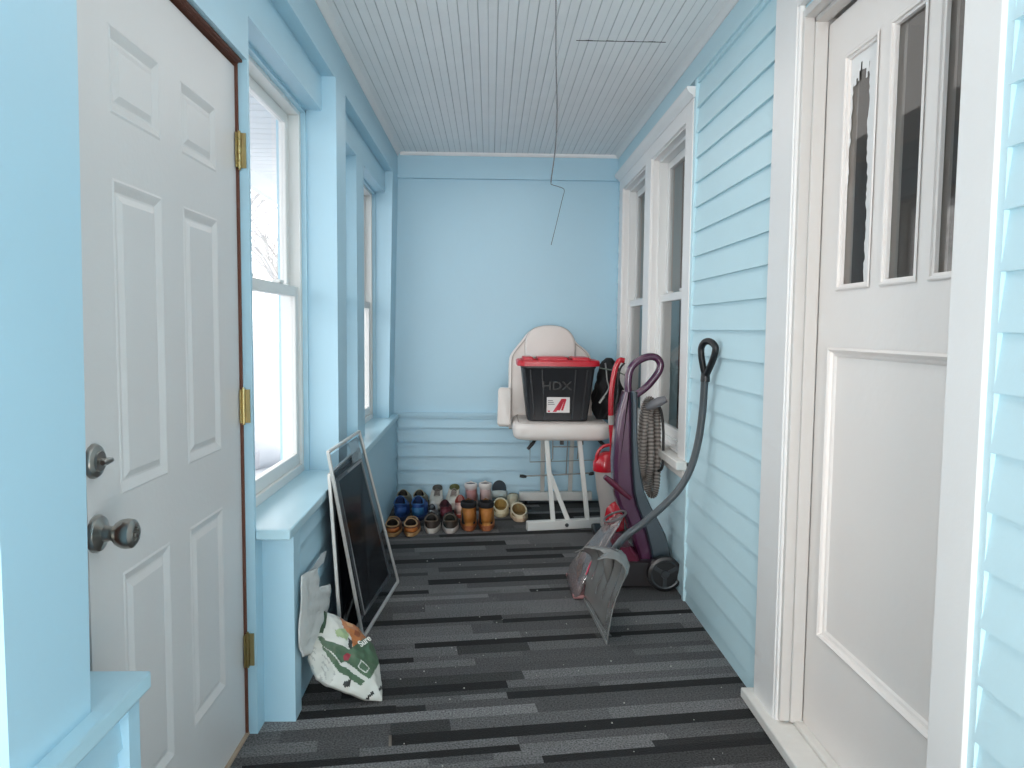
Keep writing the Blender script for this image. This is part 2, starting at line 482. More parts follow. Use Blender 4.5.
# house windows (right) with casing
for i, o in enumerate((W4, W5)):
    w = window('window_%d' % (5+i), o[0]+.004, o[1]-.004, o[2], o[3], .948, 1, m_vinyl, m_glass_in, rail=1.435)
    mb = MB(); ring(mb, o[0], o[1], o[2], o[3], .010, .915, .95); obj('stop', mb, m_white, w)
mb = MB()
cx0, cx1 = .903, .925
mb.box(cx0, cx1, 3.46, W4[0], .60, 2.30); mb.box(cx0, cx1, W4[1], W5[0], .60, 2.30); mb.box(cx0, cx1, W5[1], 5.40, .60, 2.30)
mb.box(cx0, cx1, W4[0], W4[1], W4[3], 2.30); mb.box(cx0, cx1, W5[0], W5[1], W5[3], 2.30)
obj('trim_6', mb, m_white, bevel=.003, kind='structure')
mb = MB()
mb.loft([[Vector((XR-a, y, z)) for a, z in ((0, 2.295), (.026, 2.295), (.03, 2.306), (.046, 2.314), (.056, 2.330), (.056, 2.342), (0, 2.342))] for y in (3.445, 5.415)])
obj('trim_7', mb, m_white, smooth=50, kind='structure')
mb = MB().box(.86, .97, 3.43, 5.42, .615, .655); mb.box(.898, XR, 3.47, 5.40, .565, .615)
obj('trim_8', mb, m_white_worn, bevel=.004, kind='structure')

# rooms seen through the house windows and the door glass
mb = MB()
mb.box(2.3, 2.36, .6, 5.7, -.05, H); mb.box(1.085, 2.36, .55, .6, -.05, H); mb.box(1.085, 2.36, 5.7, 5.75, -.05, H)
mb.box(1.085, 2.36, .55, 5.75, -.1, -.05); mb.box(1.085, 2.36, .55, 5.75, H, H+.05); mb.box(1.085, 2.3, 3.1, 3.16, -.05, H)
obj('wall_interior', mb, m_room, kind='structure')
def curtain(y0, y1, z0, z1, x, label):
    n = 90; rings = []
    for i in range(n+1):
        y = y0+(y1-y0)*i/n
        xx = x+.018*math.sin(i*1.15)+.008*math.sin(i*.41+1)
        rings.append([Vector((xx, y, z0)), Vector((xx+.004*math.sin(i), y, (z0+z1)/2)), Vector((xx, y, z1))])
    mb = MB(); mb.loft(rings, cap=False, open_ring=True)
    obj('curtain', mb, m_curtain, smooth=60, solid=.003, label=label, cat='curtain', group='curtains in the house windows')
curtain(3.55, 4.40, .62, 2.24, 1.125, 'pleated grey brown curtain behind the nearer right-hand house window')
curtain(4.48, 5.30, .62, 2.24, 1.125, 'pleated grey brown curtain behind the far right-hand house window next to the corner')

# ---- front wall behind the viewer: big porch windows
mb = MB()
hf = [(-.55, .80, .5, 2.25)]
holes(mb, -.95, 1.1, 0, H+.02, hf, lambda a, b, c, d: mb.box(a, b, YF-.12, YF, c, d))
obj('wall_front', mb, m_blue, kind='structure')

# ---- left door (six-panel steel door) : leaf face at X=-.745
DY0, DY1 = 1.412, 2.281
d1 = thing('door_1', (-.745, DY1, 0), None, None, kind='structure')
def six_panel():
    """grid relief: raised mouldings around each panel"""
    panels = []
    for a, b in ((1.540, 1.768), (1.886, 2.118)):
        for c, d in ((1.673, 1.846), (.915, 1.548), (.235, .755)): panels.append((a, b, c, d))
    mb = MB(); X = -.745
    holes(mb, DY0, DY1, .008, 2.008, panels, lambda a, b, c, d: mb.add([(X, a, c), (X, b, c), (X, b, d), (X, a, d)], [(0, 1, 2, 3)]))
    steps = [(0, 0), (.005, .0018), (.010, 0), (.024, -.0065), (.029, -.006), (.043, -.0005)]
    for a, b, c, d in panels:
        for (i0, h0), (i1, h1) in zip(steps, steps[1:]):
            o = [(X+h0, a+i0, c+i0), (X+h0, b-i0, c+i0), (X+h0, b-i0, d-i0), (X+h0, a+i0, d-i0)]
            n = [(X+h1, a+i1, c+i1), (X+h1, b-i1, c+i1), (X+h1, b-i1, d-i1), (X+h1, a+i1, d-i1)]
            mb.add(o+n, [(0, 1, 5, 4), (1, 2, 6, 5), (2, 3, 7, 6), (3, 0, 4, 7)])
        i, h = steps[-1]; mb.add([(X+h, a+i, c+i), (X+h, b-i, c+i), (X+h, b-i, d-i), (X+h, a+i, d-i)], [(0, 1, 2, 3)])
    mb.box(X-.044, X-.012, DY0, DY1, .008, 2.008)
    for q in ((X-.012, X, DY0, DY0+.0005), (X-.012, X, DY1-.0005, DY1)): mb.box(q[0], q[1], q[2], q[3], .008, 2.008)
    mb.box(X-.012, X, DY0, DY1, 2.0075, 2.008)
    return mb
leaf = obj('door_leaf', six_panel(), m_door_left, d1, smooth=20)
mb = MB()
mb.box(-.86, -.737, D1[1]-.007, D1[1], 0, 2.03); mb.box(-.86, -.750, D1[0], DY0-.004, 0, 2.03); mb.box(-.86, -.735, D1[0], D1[1], 2.018, 2.03)
mb.box(-.737, -.724, D1[0], D1[1], 2.021, 2.0285)
mb.box(-.86, -.81, D1[0], D1[1], 0, 2.03)
obj('door_frame', mb, m_brown, d1, bevel=.001)
mb = MB().box(-.86, -.735, D1[0], D1[1], 0, .007); obj('sill_plate', mb, mat('pale_bare_wood', (170, 150, 130), .7, var=.15), d1)
for z in (1.77, 1.02, .27):
    mb = MB().box(-.742, -.738, DY1-.012, DY1+.0, z-.05, z+.05); mb.box(-.734, -.716, DY1+.003, DY1+.0075, z-.05, z+.05)
    for k in range(5): mb.lathe([(.0075, z-.05+k*.0205), (.0075, z-.05+k*.0205+.0185)], (-.735, DY1+.003, 0), n=12)
    mb.lathe([(.004, z-.056), (.004, z+.056)], (-.735, DY1+.003, 0), n=10)
    hg = obj('hinge', mb, m_brass, d1)
# deadbolt
c = Vector((-.745, 1.438, 1.003))
mb = MB().lathe([(.033, 0), (.033, .004), (.030, .009), (.020, .012), (.019, .016)], c, (1, 0, 0), 32)
db = obj('deadbolt', mb, m_satin, d1)
mb = MB().lathe([(.006, .014), (.006, .026)], c, (1, 0, 0), 12)
mb.loft([[c+Vector((.022+.010*math.cos(t)*.5+.004, s*.017, .007*math.sin(t)*(1-.3*abs(s)))) for t in [2*PI*k/12 for k in range(12)]] for s in (-1, -.5, 0, .5, 1)])
obj('thumb_turn', mb, m_satin, db)
# knob
c = Vector((-.745, 1.440, .864))
mb = MB().lathe([(.036, 0), (.036, .004), (.033, .010), (.022, .014), (.016, .018), (.0135, .030)], c, (1, 0, 0), 32)
kb = obj('door_knob', mb, m_satin, d1)
mb = MB().lathe([(.0135, .028), (.015, .034), (.022, .040), (.0275, .050), (.029, .060), (.027, .070), (.020, .075), (.013, .0752), (.012, .072), (.0, .072)], c, (1, 0, 0), 32)
mb.box(c.x+.071, c.x+.079, c.y-.009, c.y+.009, c.z-.003, c.z+.003)
obj('knob_grip', mb, m_satin, kb)

# ---- right door
d2 = thing('door_2', (.985, 2.26, .04), None, None, kind='structure')
X = .985
panes = [(1.963, 2.147, 1.378, 2.022), (1.745, 1.903, 1.378, 2.022), (1.532, 1.692, 1.378, 2.022)]
pan = (1.62, 2.165, .366, 1.20)
mb = MB(); Y0, Y1 = 1.495, 2.262
holes(mb, Y0, Y1, .045, 2.15, panes+[(1.53, 2.165, .366, 1.20)], lambda a, b, c, d: mb.box(X, X+.04, a, b, c, d))
def mould(mb, a, b, c, d, steps, X):
    for (i0, h0), (i1, h1) in zip(steps, steps[1:]):
        o = [(X+h0, a+i0, c+i0), (X+h0, b-i0, c+i0), (X+h0, b-i0, d-i0), (X+h0, a+i0, d-i0)]
        n = [(X+h1, a+i1, c+i1), (X+h1, b-i1, c+i1), (X+h1, b-i1, d-i1), (X+h1, a+i1, d-i1)]
        mb.add(o+n, [(0, 1, 5, 4), (1, 2, 6, 5), (2, 3, 7, 6), (3, 0, 4, 7)])
for p in panes: mould(mb, *p, [(-.004, -.003), (0, -.005), (.006, -.004), (.007, .001), (.013, .003), (.014, .012)], X)
st = [(-.014, -.004), (-.007, -.009), (-.001, -.004), (.002, .004), (.009, .006), (.014, .011)]
mould(mb, 1.53, 2.165, .366, 1.20, st, X)
mb.box(X+.011, X+.03, 1.53, 2.165, .366, 1.20)
leaf2 = obj('door_leaf', mb, m_door_right, d2, smooth=20)
for i, p in enumerate(panes):
    mb = MB().add([(X+.013, p[0], p[2]), (X+.013, p[1], p[2]), (X+.013, p[1], p[3]), (X+.013, p[0], p[3])], [(0, 1, 2, 3)]); obj('pane', mb, m_glass_door, leaf2, smooth=0)
# ragged leftover paint on the first pane
a, b, c_, d_ = 1.963, 2.147, 1.378, 2.022
rr = random.Random(5); mb = MB(); N = 60
def strip(edge, w0, w1, side):
    prev = w0
    for i in range(N):
        z0 = c_+(d_-c_)*i/N; z1 = c_+(d_-c_)*(i+1)/N
        t = i/N
        nw = max(.002, w0+(w1-w0)*t+rr.uniform(-.008, .008))
        nw = prev*.45+nw*.55
        mb.add([(X+.0105, edge, z0), (X+.0105, edge+side*prev, z0), (X+.0105, edge+side*nw, z1), (X+.0105, edge, z1)], [(0, 1, 2, 3)])
        prev = nw
strip(a, .050, .072, 1); strip(b, .004, .034, -1)
M_ = 24
for i in range(M_):
    y0 = a+(b-a)*i/M_; y1 = a+(b-a)*(i+1)/M_; t = .05+.018*math.sin(i*.8)+.012*math.sin(i*2.1)+.0012*i
    mb.add([(X+.0098, y0, d_), (X+.0098, y1, d_), (X+.0098, y1, d_-t), (X+.0098, y0, d_-t)], [(0, 1, 2, 3)])
obj('paint_residue', mb, m_white, leaf2, smooth=0, label='ragged white paint left on the first pane')
# jamb, stop, casing
mb = MB()
mb.box(.915, 1.06, 2.272, 2.292, .04, 2.20); mb.box(.915, 1.06, 1.478, 1.494, .04, 2.20); mb.box(.915, 1.06, 1.494, 2.272, 2.175, 2.20)
mb.box(.945, .983, 2.262, 2.272, .04, 2.175); mb.box(.945, .983, 1.494, 2.272, 2.16, 2.175)
obj('jamb', mb, m_jamb, d2, bevel=.002)
mb = MB()
mb.box(.903, .925, 2.30, 2.475, .0, 2.36); mb.box(.903, .925, 1.365, 1.478, 0, 2.36); mb.box(.903, .925, 1.478, 2.30, 2.215, 2.36)
mb.box(.907, .925, 2.288, 2.302, .0, 2.22)
cs = obj('casing', mb, m_white, d2, bevel=.003)
mb = MB().box(.872, .958, 1.30, 2.512, .001, .034); mb.box(.958, 1.06, 1.478, 2.292, .001, .045); mb.box(.985, 1.03, 1.49, 2.28, .043, .052)
obj('threshold', mb, m_white_worn, d2, bevel=.004)

# ------------------------------------------------------------------ outside
mb = MB()
n = 40
def gz(x, y): return -.75+.18*math.sin(x*.35+1)*math.cos(y*.25)+.10*math.sin(x*.9+y*.7)+.02*(-x)
vs = [(-1.2-48*i/n, -10+90*j/n, gz(-1.2-48*i/n, -10+90*j/n)) for i in range(n+1) for j in range(n+1)]
fs = [(i*(n+1)+j, (i+1)*(n+1)+j, (i+1)*(n+1)+j+1, i*(n+1)+j+1) for i in range(n) for j in range(n)]
mb.add(vs, fs); obj('snowy_ground', mb, m_snow, smooth=60, kind='structure')
# eave over the porch windows: boarded soffit and fascia
mb = MB()
y = -2.0
while y < 7.5:
    mb.box(-1.78, -.905, y, y+.118, 2.42, 2.436); y += .125
mb.box(-1.80, -.905, -2.0, 7.5, 2.436, 2.46)
mb.box(-1.83, -1.78, -2.0, 7.5, 2.30, 2.50); mb.box(-1.90, -1.83, -2.0, 7.5, 2.36, 2.48)
obj('trim_9', mb, m_ext_white, kind='structure')
# neighbour's pale house far off and snowy trees
def tree(x, y, h, seed, label):
    rt = random.Random(seed); mb = MB()
    def grow(p, d, L, r, lev):
        q = p+d*L; mid = (p+q)/2+Vector((rt.uniform(-1, 1), rt.uniform(-1, 1), 0))*L*.05
        mb.tube([p, mid, q], [r, r*.85, r*.7], n=6, cap=False)
        if lev == 0: return
        for k in range(3 if lev > 1 else 4):
            a = rt.uniform(0, 2*PI); t = rt.uniform(.35, .8)
            nd = (d+Vector((math.cos(a)*t, math.sin(a)*t, rt.uniform(-.1, .3)))).normalized()
            grow(p+(q-p)*rt.uniform(.55, 1), nd, L*rt.uniform(.55, .8), r*.55, lev-1)
    grow(Vector((x, y, gz(x, y)-.1)), Vector((0, 0, 1)), h*.35, h*.022, 5)
    obj('bare_tree', mb, m_bark, smooth=60, label=label, cat='tree', group='bare trees outside the near window')
tree(-5.2, 15.5, 7.0, 1, 'bare pale winter tree outside the near window, thickest trunk in view')
tree(-10.5, 24, 8.0, 2, 'thin bare winter tree standing in snow beyond the thickest trunk')
tree(-8.5, 34, 9.5, 4, 'tall bare forked winter tree farthest out in the snow')
# snowy shrubs / mounds
def mound(x, y, r, h, label):
    mb = MB(); rt = random.Random(int(x*10+y)); rings = []
    for i in range(9):
        t = i/8; rr_ = r*math.cos(t*PI/2)+.001
        rings.append([Vector((x+rr_*(1+.15*math.sin(3*a+i))*math.cos(a), y+rr_*math.sin(a)*1.3, gz(x, y)-.1+h*math.sin(t*PI/2))) for a in [2*PI*k/20 for k in range(20)]])
    mb.loft(rings); obj('snow_mound', mb, m_snow, smooth=60, label=label, cat='snow mound', group='snow mounds in the yard')
mound(-4.0, 11.0, .9, .75, 'rounded snow mound nearest outside the near window')
mound(-8.5, 19.5, 1.2, .9, 'broad low snow mound in the yard beyond the thickest trunk')

# ------------------------------------------------------------------ hanging wire
pts = catmull([(.221, 2.75, 2.487), (.223, 2.75, 2.409), (.226, 2.75, 2.204), (.232, 2.75, 2.032), (.227, 2.75, 1.893), (.214, 2.75, 1.785), (.220, 2.752, 1.772),
               (.238, 2.75, 1.766), (.261, 2.748, 1.754), (.254, 2.75, 1.718), (.234, 2.75, 1.63), (.217, 2.75, 1.559)], 5)
mb = MB().tube(pts, [.0026 if p.z > 1.78 else .0013 for p in pts], n=6)
obj('hanging_wire', mb, mat('grey_wire', (84, 86, 90), .6), smooth=60, label='thin grey wire hanging from the beadboard ceiling with a kinked frayed end', cat='wire')
# ------------------------------------------------------------------ leaning screens
m_mesh = glass_mat('dark_screen_mesh', (.16, .165, .18), refl=.015, haze=.25, hcol=(40, 45, 50), rough=.35, graze=.1)
m_film = glass_mat('clear_pane', (.55, .58, .60), refl=.04, haze=.10, hcol=(90, 96, 104), rough=.12, graze=.25)
def screen(A, B, TN, TF, label, mw=.012, inner=True, matf=None, name='window_screen'):
    A, B, TN, TF = map(Vector, (A, B, TN, TF)); r = thing(name, A, label, 'window screen')
    mb = MB(); n = (B-A).cross(TN-A).normalized()
    if n.x < 0: n = -n
    for a, b in ((A, B), (B, TF), (TF, TN), (TN, A)): mb.bar(a, b, mw, mw, up=n)
    obj('frame', mb, matf or m_alu, r, bevel=.002)
    def pt(u, v): return (A*(1-u)+B*u)*(1-v)+(TN*(1-u)+TF*u)*v
    mb = MB().add([pt(.02, .02), pt(.98, .02), pt(.98, .98), pt(.02, .98)], [(0, 1, 2, 3)])
    obj('glass', mb, m_film, r, smooth=0)
    if inner:
        mb = MB(); c = [pt(.13, .09)-n*.008, pt(.87, .09)-n*.008, pt(.87, .84)-n*.008, pt(.13, .84)-n*.008]
        for a, b in zip(c, c[1:]+c[:1]): mb.bar(a, b, .012, .010, up=n)
        obj('inner_frame', mb, mat('dull_grey_metal', (150, 152, 154), .5, metal=.2), r)
        mb = MB().add([p-n*.001 for p in c], [(0, 1, 2, 3)]); obj('mesh', mb, m_mesh, r, smooth=0)
        mb = MB().add([pt(.55, .86)+n*.004, pt(.86, .86)+n*.004, pt(.86, .985)+n*.004, pt(.55, .985)+n*.004], [(0, 1, 2, 3)])
        obj('label_sheet', mb, glass_mat('pale_film', (.75, .78, .8), refl=.05, haze=.35, hcol=(170, 180, 186)), r, smooth=0)
    return r
screen((-.503, 2.998, .008), (-.445, 3.685, .008), (-.595, 2.80, .797), (-.592, 3.455, .785),
       'pale framed storm window panel leaning on the blue sill, the larger front one')
# second, behind
A = Vector((-.552, 2.82, .008)); B = Vector((-.545, 3.45, .008)); TN = Vector((-.598, 2.83, .705)); TF = Vector((-.598, 3.46, .705))
r = thing('window_screen', A, 'narrow pale framed dark screen standing behind the larger leaning panel, against the siding', 'window screen')
mb = MB()
for a, b in ((A, B), (B, TF), (TF, TN), (TN, A)): mb.bar(a, b, .012, .012, up=(1, 0, 0))
obj('frame', mb, m_alu, r, bevel=.002)
mb = MB().add([A, B, TF, TN], [(0, 1, 2, 3)]); obj('mesh', mb, glass_mat('black_screen_mesh', (.05, .05, .06), refl=.02, haze=.3, hcol=(20, 22, 26)), r, smooth=0)

# ------------------------------------------------------------------ pet food bag
def inpoly(p, poly):
    x, y = p; c = False
    for i in range(len(poly)):
        x0, y0 = poly[i-1]; x1, y1 = poly[i]
        if (y0 > y) != (y1 > y) and x < (x1-x0)*(y-y0)/(y1-y0)+x0: c = not c
    return c
def bag():
    O = Vector((-.598, 2.47, .171)); e1 = Vector((.8142, .0574, -.5777)); e2 = Vector((.1544, .9378, .3109)); n = Vector((.5596, -.3424, .7547))
    out = [(-.03, .204), (.032, .216), (.112, .23), (.152, .206), (.196, .197), (.245, .124), (.275, .066), (.297, .001), (.236, -.027), (.176, -.042), (.109, -.057), (.061, -.059), (.004, -.006), (-.005, .051), (-.002, .091)]
    # densify
    den = []
    for i in range(len(out)):
        a, b = out[i], out[(i+1) % len(out)]
        for k in range(10): den.append((a[0]+(b[0]-a[0])*k/10, a[1]+(b[1]-a[1])*k/10))
    c = (.125, .075)
    G = lin((72, 100, 76)); W = lin((204, 206, 200)); DG = lin((52, 76, 58)); OR = lin((176, 108, 58)); LG = lin((150, 172, 128)); RD = lin((150, 48, 62)); K = lin((40, 42, 40)); CR = lin((190, 192, 186))
    lay = [([(-.01, .053), (.003, .089), (.028, .072), (.109, .072), (.158, .205), (.201, .195), (.236, .137), (.218, .021), (.116, .023), (.105, .01), (.038, .039)], G),
           ([(-.031, .207), (-.013, .207), (.009, .104), (-.003, .094)], DG),
           ([(.024, .043), (.103, .004), (.206, .008), (.205, -.01), (.117, -.019), (.038, .01)], G),
           ([(-.029, .038), (-.003, .084), (.030, .03), (.109, -.03), (.109, -.057), (.061, -.059), (.004, -.006)], CR),
           ([(.036, .207), (.069, .223), (.144, .205), (.154, .191), (.118, .09), (.099, .127), (.063, .152)], OR),
           ([(.060, .200), (.085, .208), (.092, .185), (.070, .172)], lin((205, 150, 96))),
           ([(.100, .175), (.128, .178), (.125, .150), (.105, .150)], lin((128, 66, 32))),
           ([(.089, .119), (.109, .114), (.118, .08), (.105, .08)], K),
           ([(.037, .121), (.066, .155), (.089, .13), (.089, .099), (.053, .102)], LG),
           ([(.102, .037), (.109, .06), (.125, .06), (.124, .034), (.111, .026)], RD),
           ([(.163, .063), (.204, .059), (.198, .030), (.163, .033)], W), ([(.166, .059), (.200, .056), (.195, .034), (.167, .036)], G),
           ([(.262, .018), (.276, .062), (.28, .05), (.27, .015)], K), ([(.24, -.025), (.249, .005), (.256, -.002), (.248, -.025)], K), ([(.145, -.031), (.164, -.013), (.172, -.031), (.154, -.044)], K)]
    mb = MB(); NR = 46; n_ = len(den); fv = []
    for side in (1, -1):
        for r_ in range(NR+1):
            t = r_/NR
            for (s, q) in den:
                S = c[0]+(s-c[0])*t; T = c[1]+(q-c[1])*t
                h = .045*(max(0, 1-t**2.4))**.7 if side == 1 else -.055*(max(0, 1-t**2.6))**.6
                w = .003*math.sin(S*60+T*30)*math.sin(T*40-S*30)+.0009*math.sin(S*150+T*90)+.0009*math.sin(T*190-S*60)
                h += w*(1 if t < .98 else .4)
                P = O+e1*S+e2*T+n*h
                P.z = max(P.z, .003); P.x = max(P.x, -.612)
                fv.append(P)
    base = 0; col = []
    fs = []
    for si in range(2):
        o = si*(NR+1)*n_
        for r_ in range(NR):
            for j in range(n_):
                j2 = (j+1) % n_; t = (r_+.5)/NR
                s = (den[j][0]+den[j2][0])/2; q = (den[j][1]+den[j2][1])/2
                S = c[0]+(s-c[0])*t; T = c[1]+(q-c[1])*t; cc = W
                if si == 0:
                    for pl, k in lay:
                        if inpoly((S, T), pl): cc = k
                    # fine print lines
                    if cc == CR and math.sin((S*.6+T)*420) > .55 and math.sin(S*140+T*60) > -.2: cc = lin((160, 164, 160))
                fs.append(((o+r_*n_+j, o+r_*n_+j2, o+(r_+1)*n_+j2, o+(r_+1)*n_+j), cc))
    mb.v = [tuple(p) for p in fv]
    for f, k in fs: mb.f.append(list(f)); mb.mi.append(0); mb.col.append(k)
    b = thing('pet_food_bag', (-.45, 2.5, 0), 'slumped white and green pet food bag with a dog picture, propped against the siding', 'bag')
    obj('bag_body', mb, vcol_mat('printed_bag_plastic', rough=.35, coat=.2), b, smooth=60)
    mw = mat('white_print', (228, 230, 225), .5)
    def TM(s, t, ang, lift=.03):
        d = (e1*math.cos(ang)+e2*math.sin(ang)); return frame_mat(O+e1*s+e2*t+n*lift, d, n.cross(d))
    text_obj('brand_lettering', 'Sure', .033, TM(.146, .135, 1.18, .0535), mw, b, bold=.0006, label='white lettering reading Sure')
    return O, e1, e2, n
bag()
# crumpled white paper sack behind the bag
def paper():
    P = [(-.600, 2.403, .462), (-.596, 2.627, .419), (-.594, 2.60, .354), (-.588, 2.80, .300), (-.585, 2.732, .222), (-.58, 2.634, .19), (-.585, 2.50, .17), (-.60, 2.41, .19), (-.600, 2.368, .256)]
    mb = MB(); c = sum((Vector(p) for p in P), Vector())/len(P); n = 14
    out = []
    for i in range(len(P)):
        a, b = Vector(P[i]), Vector(P[(i+1) % len(P)])
        for k in range(6): out.append(a+(b-a)*k/6)
    rings = []
    for r_ in range(n+1):
        t = r_/n; rg_ = []
        for p in out:
            v = c+(p-c)*max(t, .01); v = v+Vector((.010*(1-t**2)+.004*math.sin(v.y*40+v.z*70)*math.sin(v.z*60), 0, 0)); v.x = max(v.x, -.606)
            rg_.append(v)
        rings.append(rg_)
    mb.loft(rings, cap=False)
    s = obj('paper_sack', mb, mat('crumpled_white_paper', (200, 203, 202), .6, var=.10, scale=30, bump=.9, bscale=14), smooth=18, solid=.0015,
            label='crumpled empty white paper sack standing behind the pet food bag', cat='paper sack')
    mb = MB()
    rr2 = random.Random(2)
    for k in range(16):
        y = rr2.uniform(2.40, 2.50); z = rr2.uniform(.20, .34)
        mb.box(-.571, -.568, y, y+rr2.uniform(.008, .03), z, z+.004)
    return s
paper()
mb = MB().add([(-.612, 2.47, .435), (-.606, 2.60, .430), (-.604, 2.72, .440), (-.603, 2.80, .425), (-.602, 2.74, .400), (-.606, 2.62, .405)], [(0, 1, 2, 5), (2, 3, 4, 5)])
obj('plastic_scrap', mb, glass_mat('pale_plastic_film', (.85, .9, .9), refl=.1, haze=.5), smooth=0, solid=.001,
    label='torn scrap of pale plastic caught on the siding above the paper sack', cat='scrap')

# ------------------------------------------------------------------ shoes
def shoe(name, x, y, rot, label, group, kind='low', L=.285, W=.106, sole=(.022, (200, 196, 186)), up=(90, 70, 55), lining=(30, 26, 24), collar_h=.085,
         lace=None, trim=None, toe_h=.055, up2=None, open_len=.30, tilt=0, sole_out=1.0, tongue=True):
    flip = abs(rot) > 2; tongue = tongue and kind != 'boot' and not flip
    """shoe with heel at the given spot; rot=0 points the toe away (+Y)"""
    r = thing(name, (0, 0, 0), label, 'shoe', group)
    N = 36
    def outline(t, k=1.0):
        # t=0 at toe, angle; local y from heel(0) to toe(L)
        cy = math.cos(t); sx = math.sin(t)
        yy = L*(.5+.5*cy)
        f = yy/L
        w = W/2*(.80+.20*math.sin(min(1, f/.68)*PI/2)**2) if f < .68 else W/2*math.sqrt(max(0, 1-((f-.68)/.345)**2.6))
        sgn = abs(sx)**.62*(1 if sx >= 0 else -1)
        if f < .12: w *= .98
        e = w*sgn if f < .9 else w*(abs(sx)**.25 if abs(sx) > 0 else 0)*(1 if sx >= 0 else -1)
        yk = L*.5+(yy-L*.5)*k
        return (e*k+.006*math.sin(f*PI), yk)
    oc = (.0, L*(open_len*.5+.045)); ol = L*open_len*.5; ow = W*(.41 if kind in ('boot', 'clog') else .35)
    def collar(t, k=1.0): return (oc[0]+math.sin(t)*ow*k, oc[1]+math.cos(t)*ol*k)
    T = [2*PI*i/N for i in range(N)]
    sh = sole[0]
    def V(p, z): return Vector((p[0], p[1], z))
    mb = MB()
    def hz(t): return sh*(1.0+.25*(1-math.cos(t))/2)
    mb.loft([[V(outline(t, .95), 0.0) for t in T], [V(outline(t, 1.0*sole_out), .004) for t in T], [V(outline(t, 1.01*sole_out), hz(t)*.9) for t in T], [V(outline(t, .97), hz(t)) for t in T]])
    ms = mat('shoe_sole', sole[1], .6, var=.05); so = obj('sole', mb, ms, r, smooth=50)
    mb = MB(); rings = []
    def zc(t):   # collar height: heel high, dips at the ankle, rises at the tongue
        if kind == 'clog': return collar_h*(.80+.30*math.cos(t))
        if flip: return collar_h*(1-.12*math.cos(t))
        if kind == 'moc': return collar_h*(.93+.05*math.cos(2*t)+.12*math.cos(t))
        if kind == 'boot': return collar_h
        return collar_h*(.98+.08*math.cos(2*t)+.14*math.cos(t))
    if kind == 'boot':
        fr = [(0, 0), (.04, .30), (.16, .48), (.42, .60), (.72, .72), (.93, .86), (1, 1)]
    elif kind == 'clog':
        fr = [(0, 0), (-.02, .40), (.10, .78), (.40, 1.0), (.75, 1.06), (1, 1)]
    else:
        fr = [(0, 0), (-.01, .28), (.12, .52), (.38, .72), (.70, .90), (.92, .98), (1, 1)]
    for b, h in fr:
        rg_ = []
        for t in T:
            o = outline(t, .965); c = collar(t)
            f = (1+math.cos(t))/2       # 1 toe, 0 heel
            bb = b
            if f < .45 and b > 0: bb = min(1, b*1.0)
            p = (o[0]+(c[0]-o[0])*bb, o[1]+(c[1]-o[1])*bb)
            ztop = zc(t)
            hh = h
            if f > .45 and b < .99:
                ztop = zc(t); lim = toe_h/collar_h
                hh = min(h*1.25, lim+(1-lim)*max(0, (b-.2)/.8)**1.2) if kind != 'clog' else h
            rg_.append(V(p, hz(t)*.92+(ztop-hz(t)*.92)*hh))
        rings.append(rg_)
    mb.loft(rings, cap=False)
    obj('upper', mb, mat('shoe_upper', up, .65, var=.14, scale=35, bump=.15, bscale=150), r, smooth=60)
    mb = MB()
    k = 1.0
    rings = [[V(collar(t, 1.05), zc(t)*.995) for t in T], [V(collar(t, 1.02), zc(t)+.004) for t in T], [V(collar(t, .90), zc(t)+.003) for t in T], [V(collar(t, .85), zc(t)*.85) for t in T], [V(collar(t, 1.0), sh+.012) for t in T]]
    mb.loft(rings, cap=False); mb.add([v for v in rings[-1]], [tuple(range(N))])
    obj('lining', mb, mat('shoe_lining', lining, .85, var=.1, scale=60, bump=.2, bscale=200), r, smooth=60)
    if trim:
        mb = MB()
        if kind == 'boot':
            mb.loft([[V(collar(t, a), zc(t)+dz) for t in T] for a, dz in ((1.06, -.026), (1.16, -.020), (1.19, -.006), (1.14, .006), (1.0, .009), (.9, .002))], cap=False)
            obj('padded_collar', mb, mat('shoe_collar', trim, .8, bump=.2), r, smooth=60)
        else:
            pts = [V(collar(t, 1.02), zc(t)+.003) for t in T]
            mb.tube(pts, .0045, n=6, closed=True); obj('collar_trim', mb, mat('shoe_trim', trim, .6), r, smooth=60)
            if kind == 'moc':
                pts = [V(((outline(t, .74))[0], L*.5+(outline(t, .74)[1]-L*.5)*1.0+.01), sh+toe_h*.92) for t in T if math.cos(t) > .1]
                pts = [V(((outline(t, .80))[0]*.86, outline(t, .80)[1]+.004), sh+toe_h*.93-.02*max(0, -math.cos(t))) for t in [(-1.3+2.6*i/14) for i in range(15)]]
                mb = MB().tube(pts, .004, n=6); obj('toe_seam', mb, mat('shoe_trim', trim, .6), r, smooth=60)
    if up2:   # coloured heel counter
        mb = MB(); TT = [PI-1.0+2.0*i/14 for i in range(15)]
        rings = []
        for hh in (.15, .45, .75):
            rings.append([V(((outline(t, .965)[0]+(collar(t)[0]-outline(t, .965)[0])*hh*.6)*1.03, (outline(t, .965)[1]+(collar(t)[1]-outline(t, .965)[1])*hh*.6)-.0035), hz(t)+(zc(t)-hz(t))*hh) for t in TT])
        mb.loft(rings, cap=False, open_ring=True); obj('heel_counter', mb, mat('shoe_counter', up2, .6, var=.1, scale=40), r, smooth=60, solid=.003)
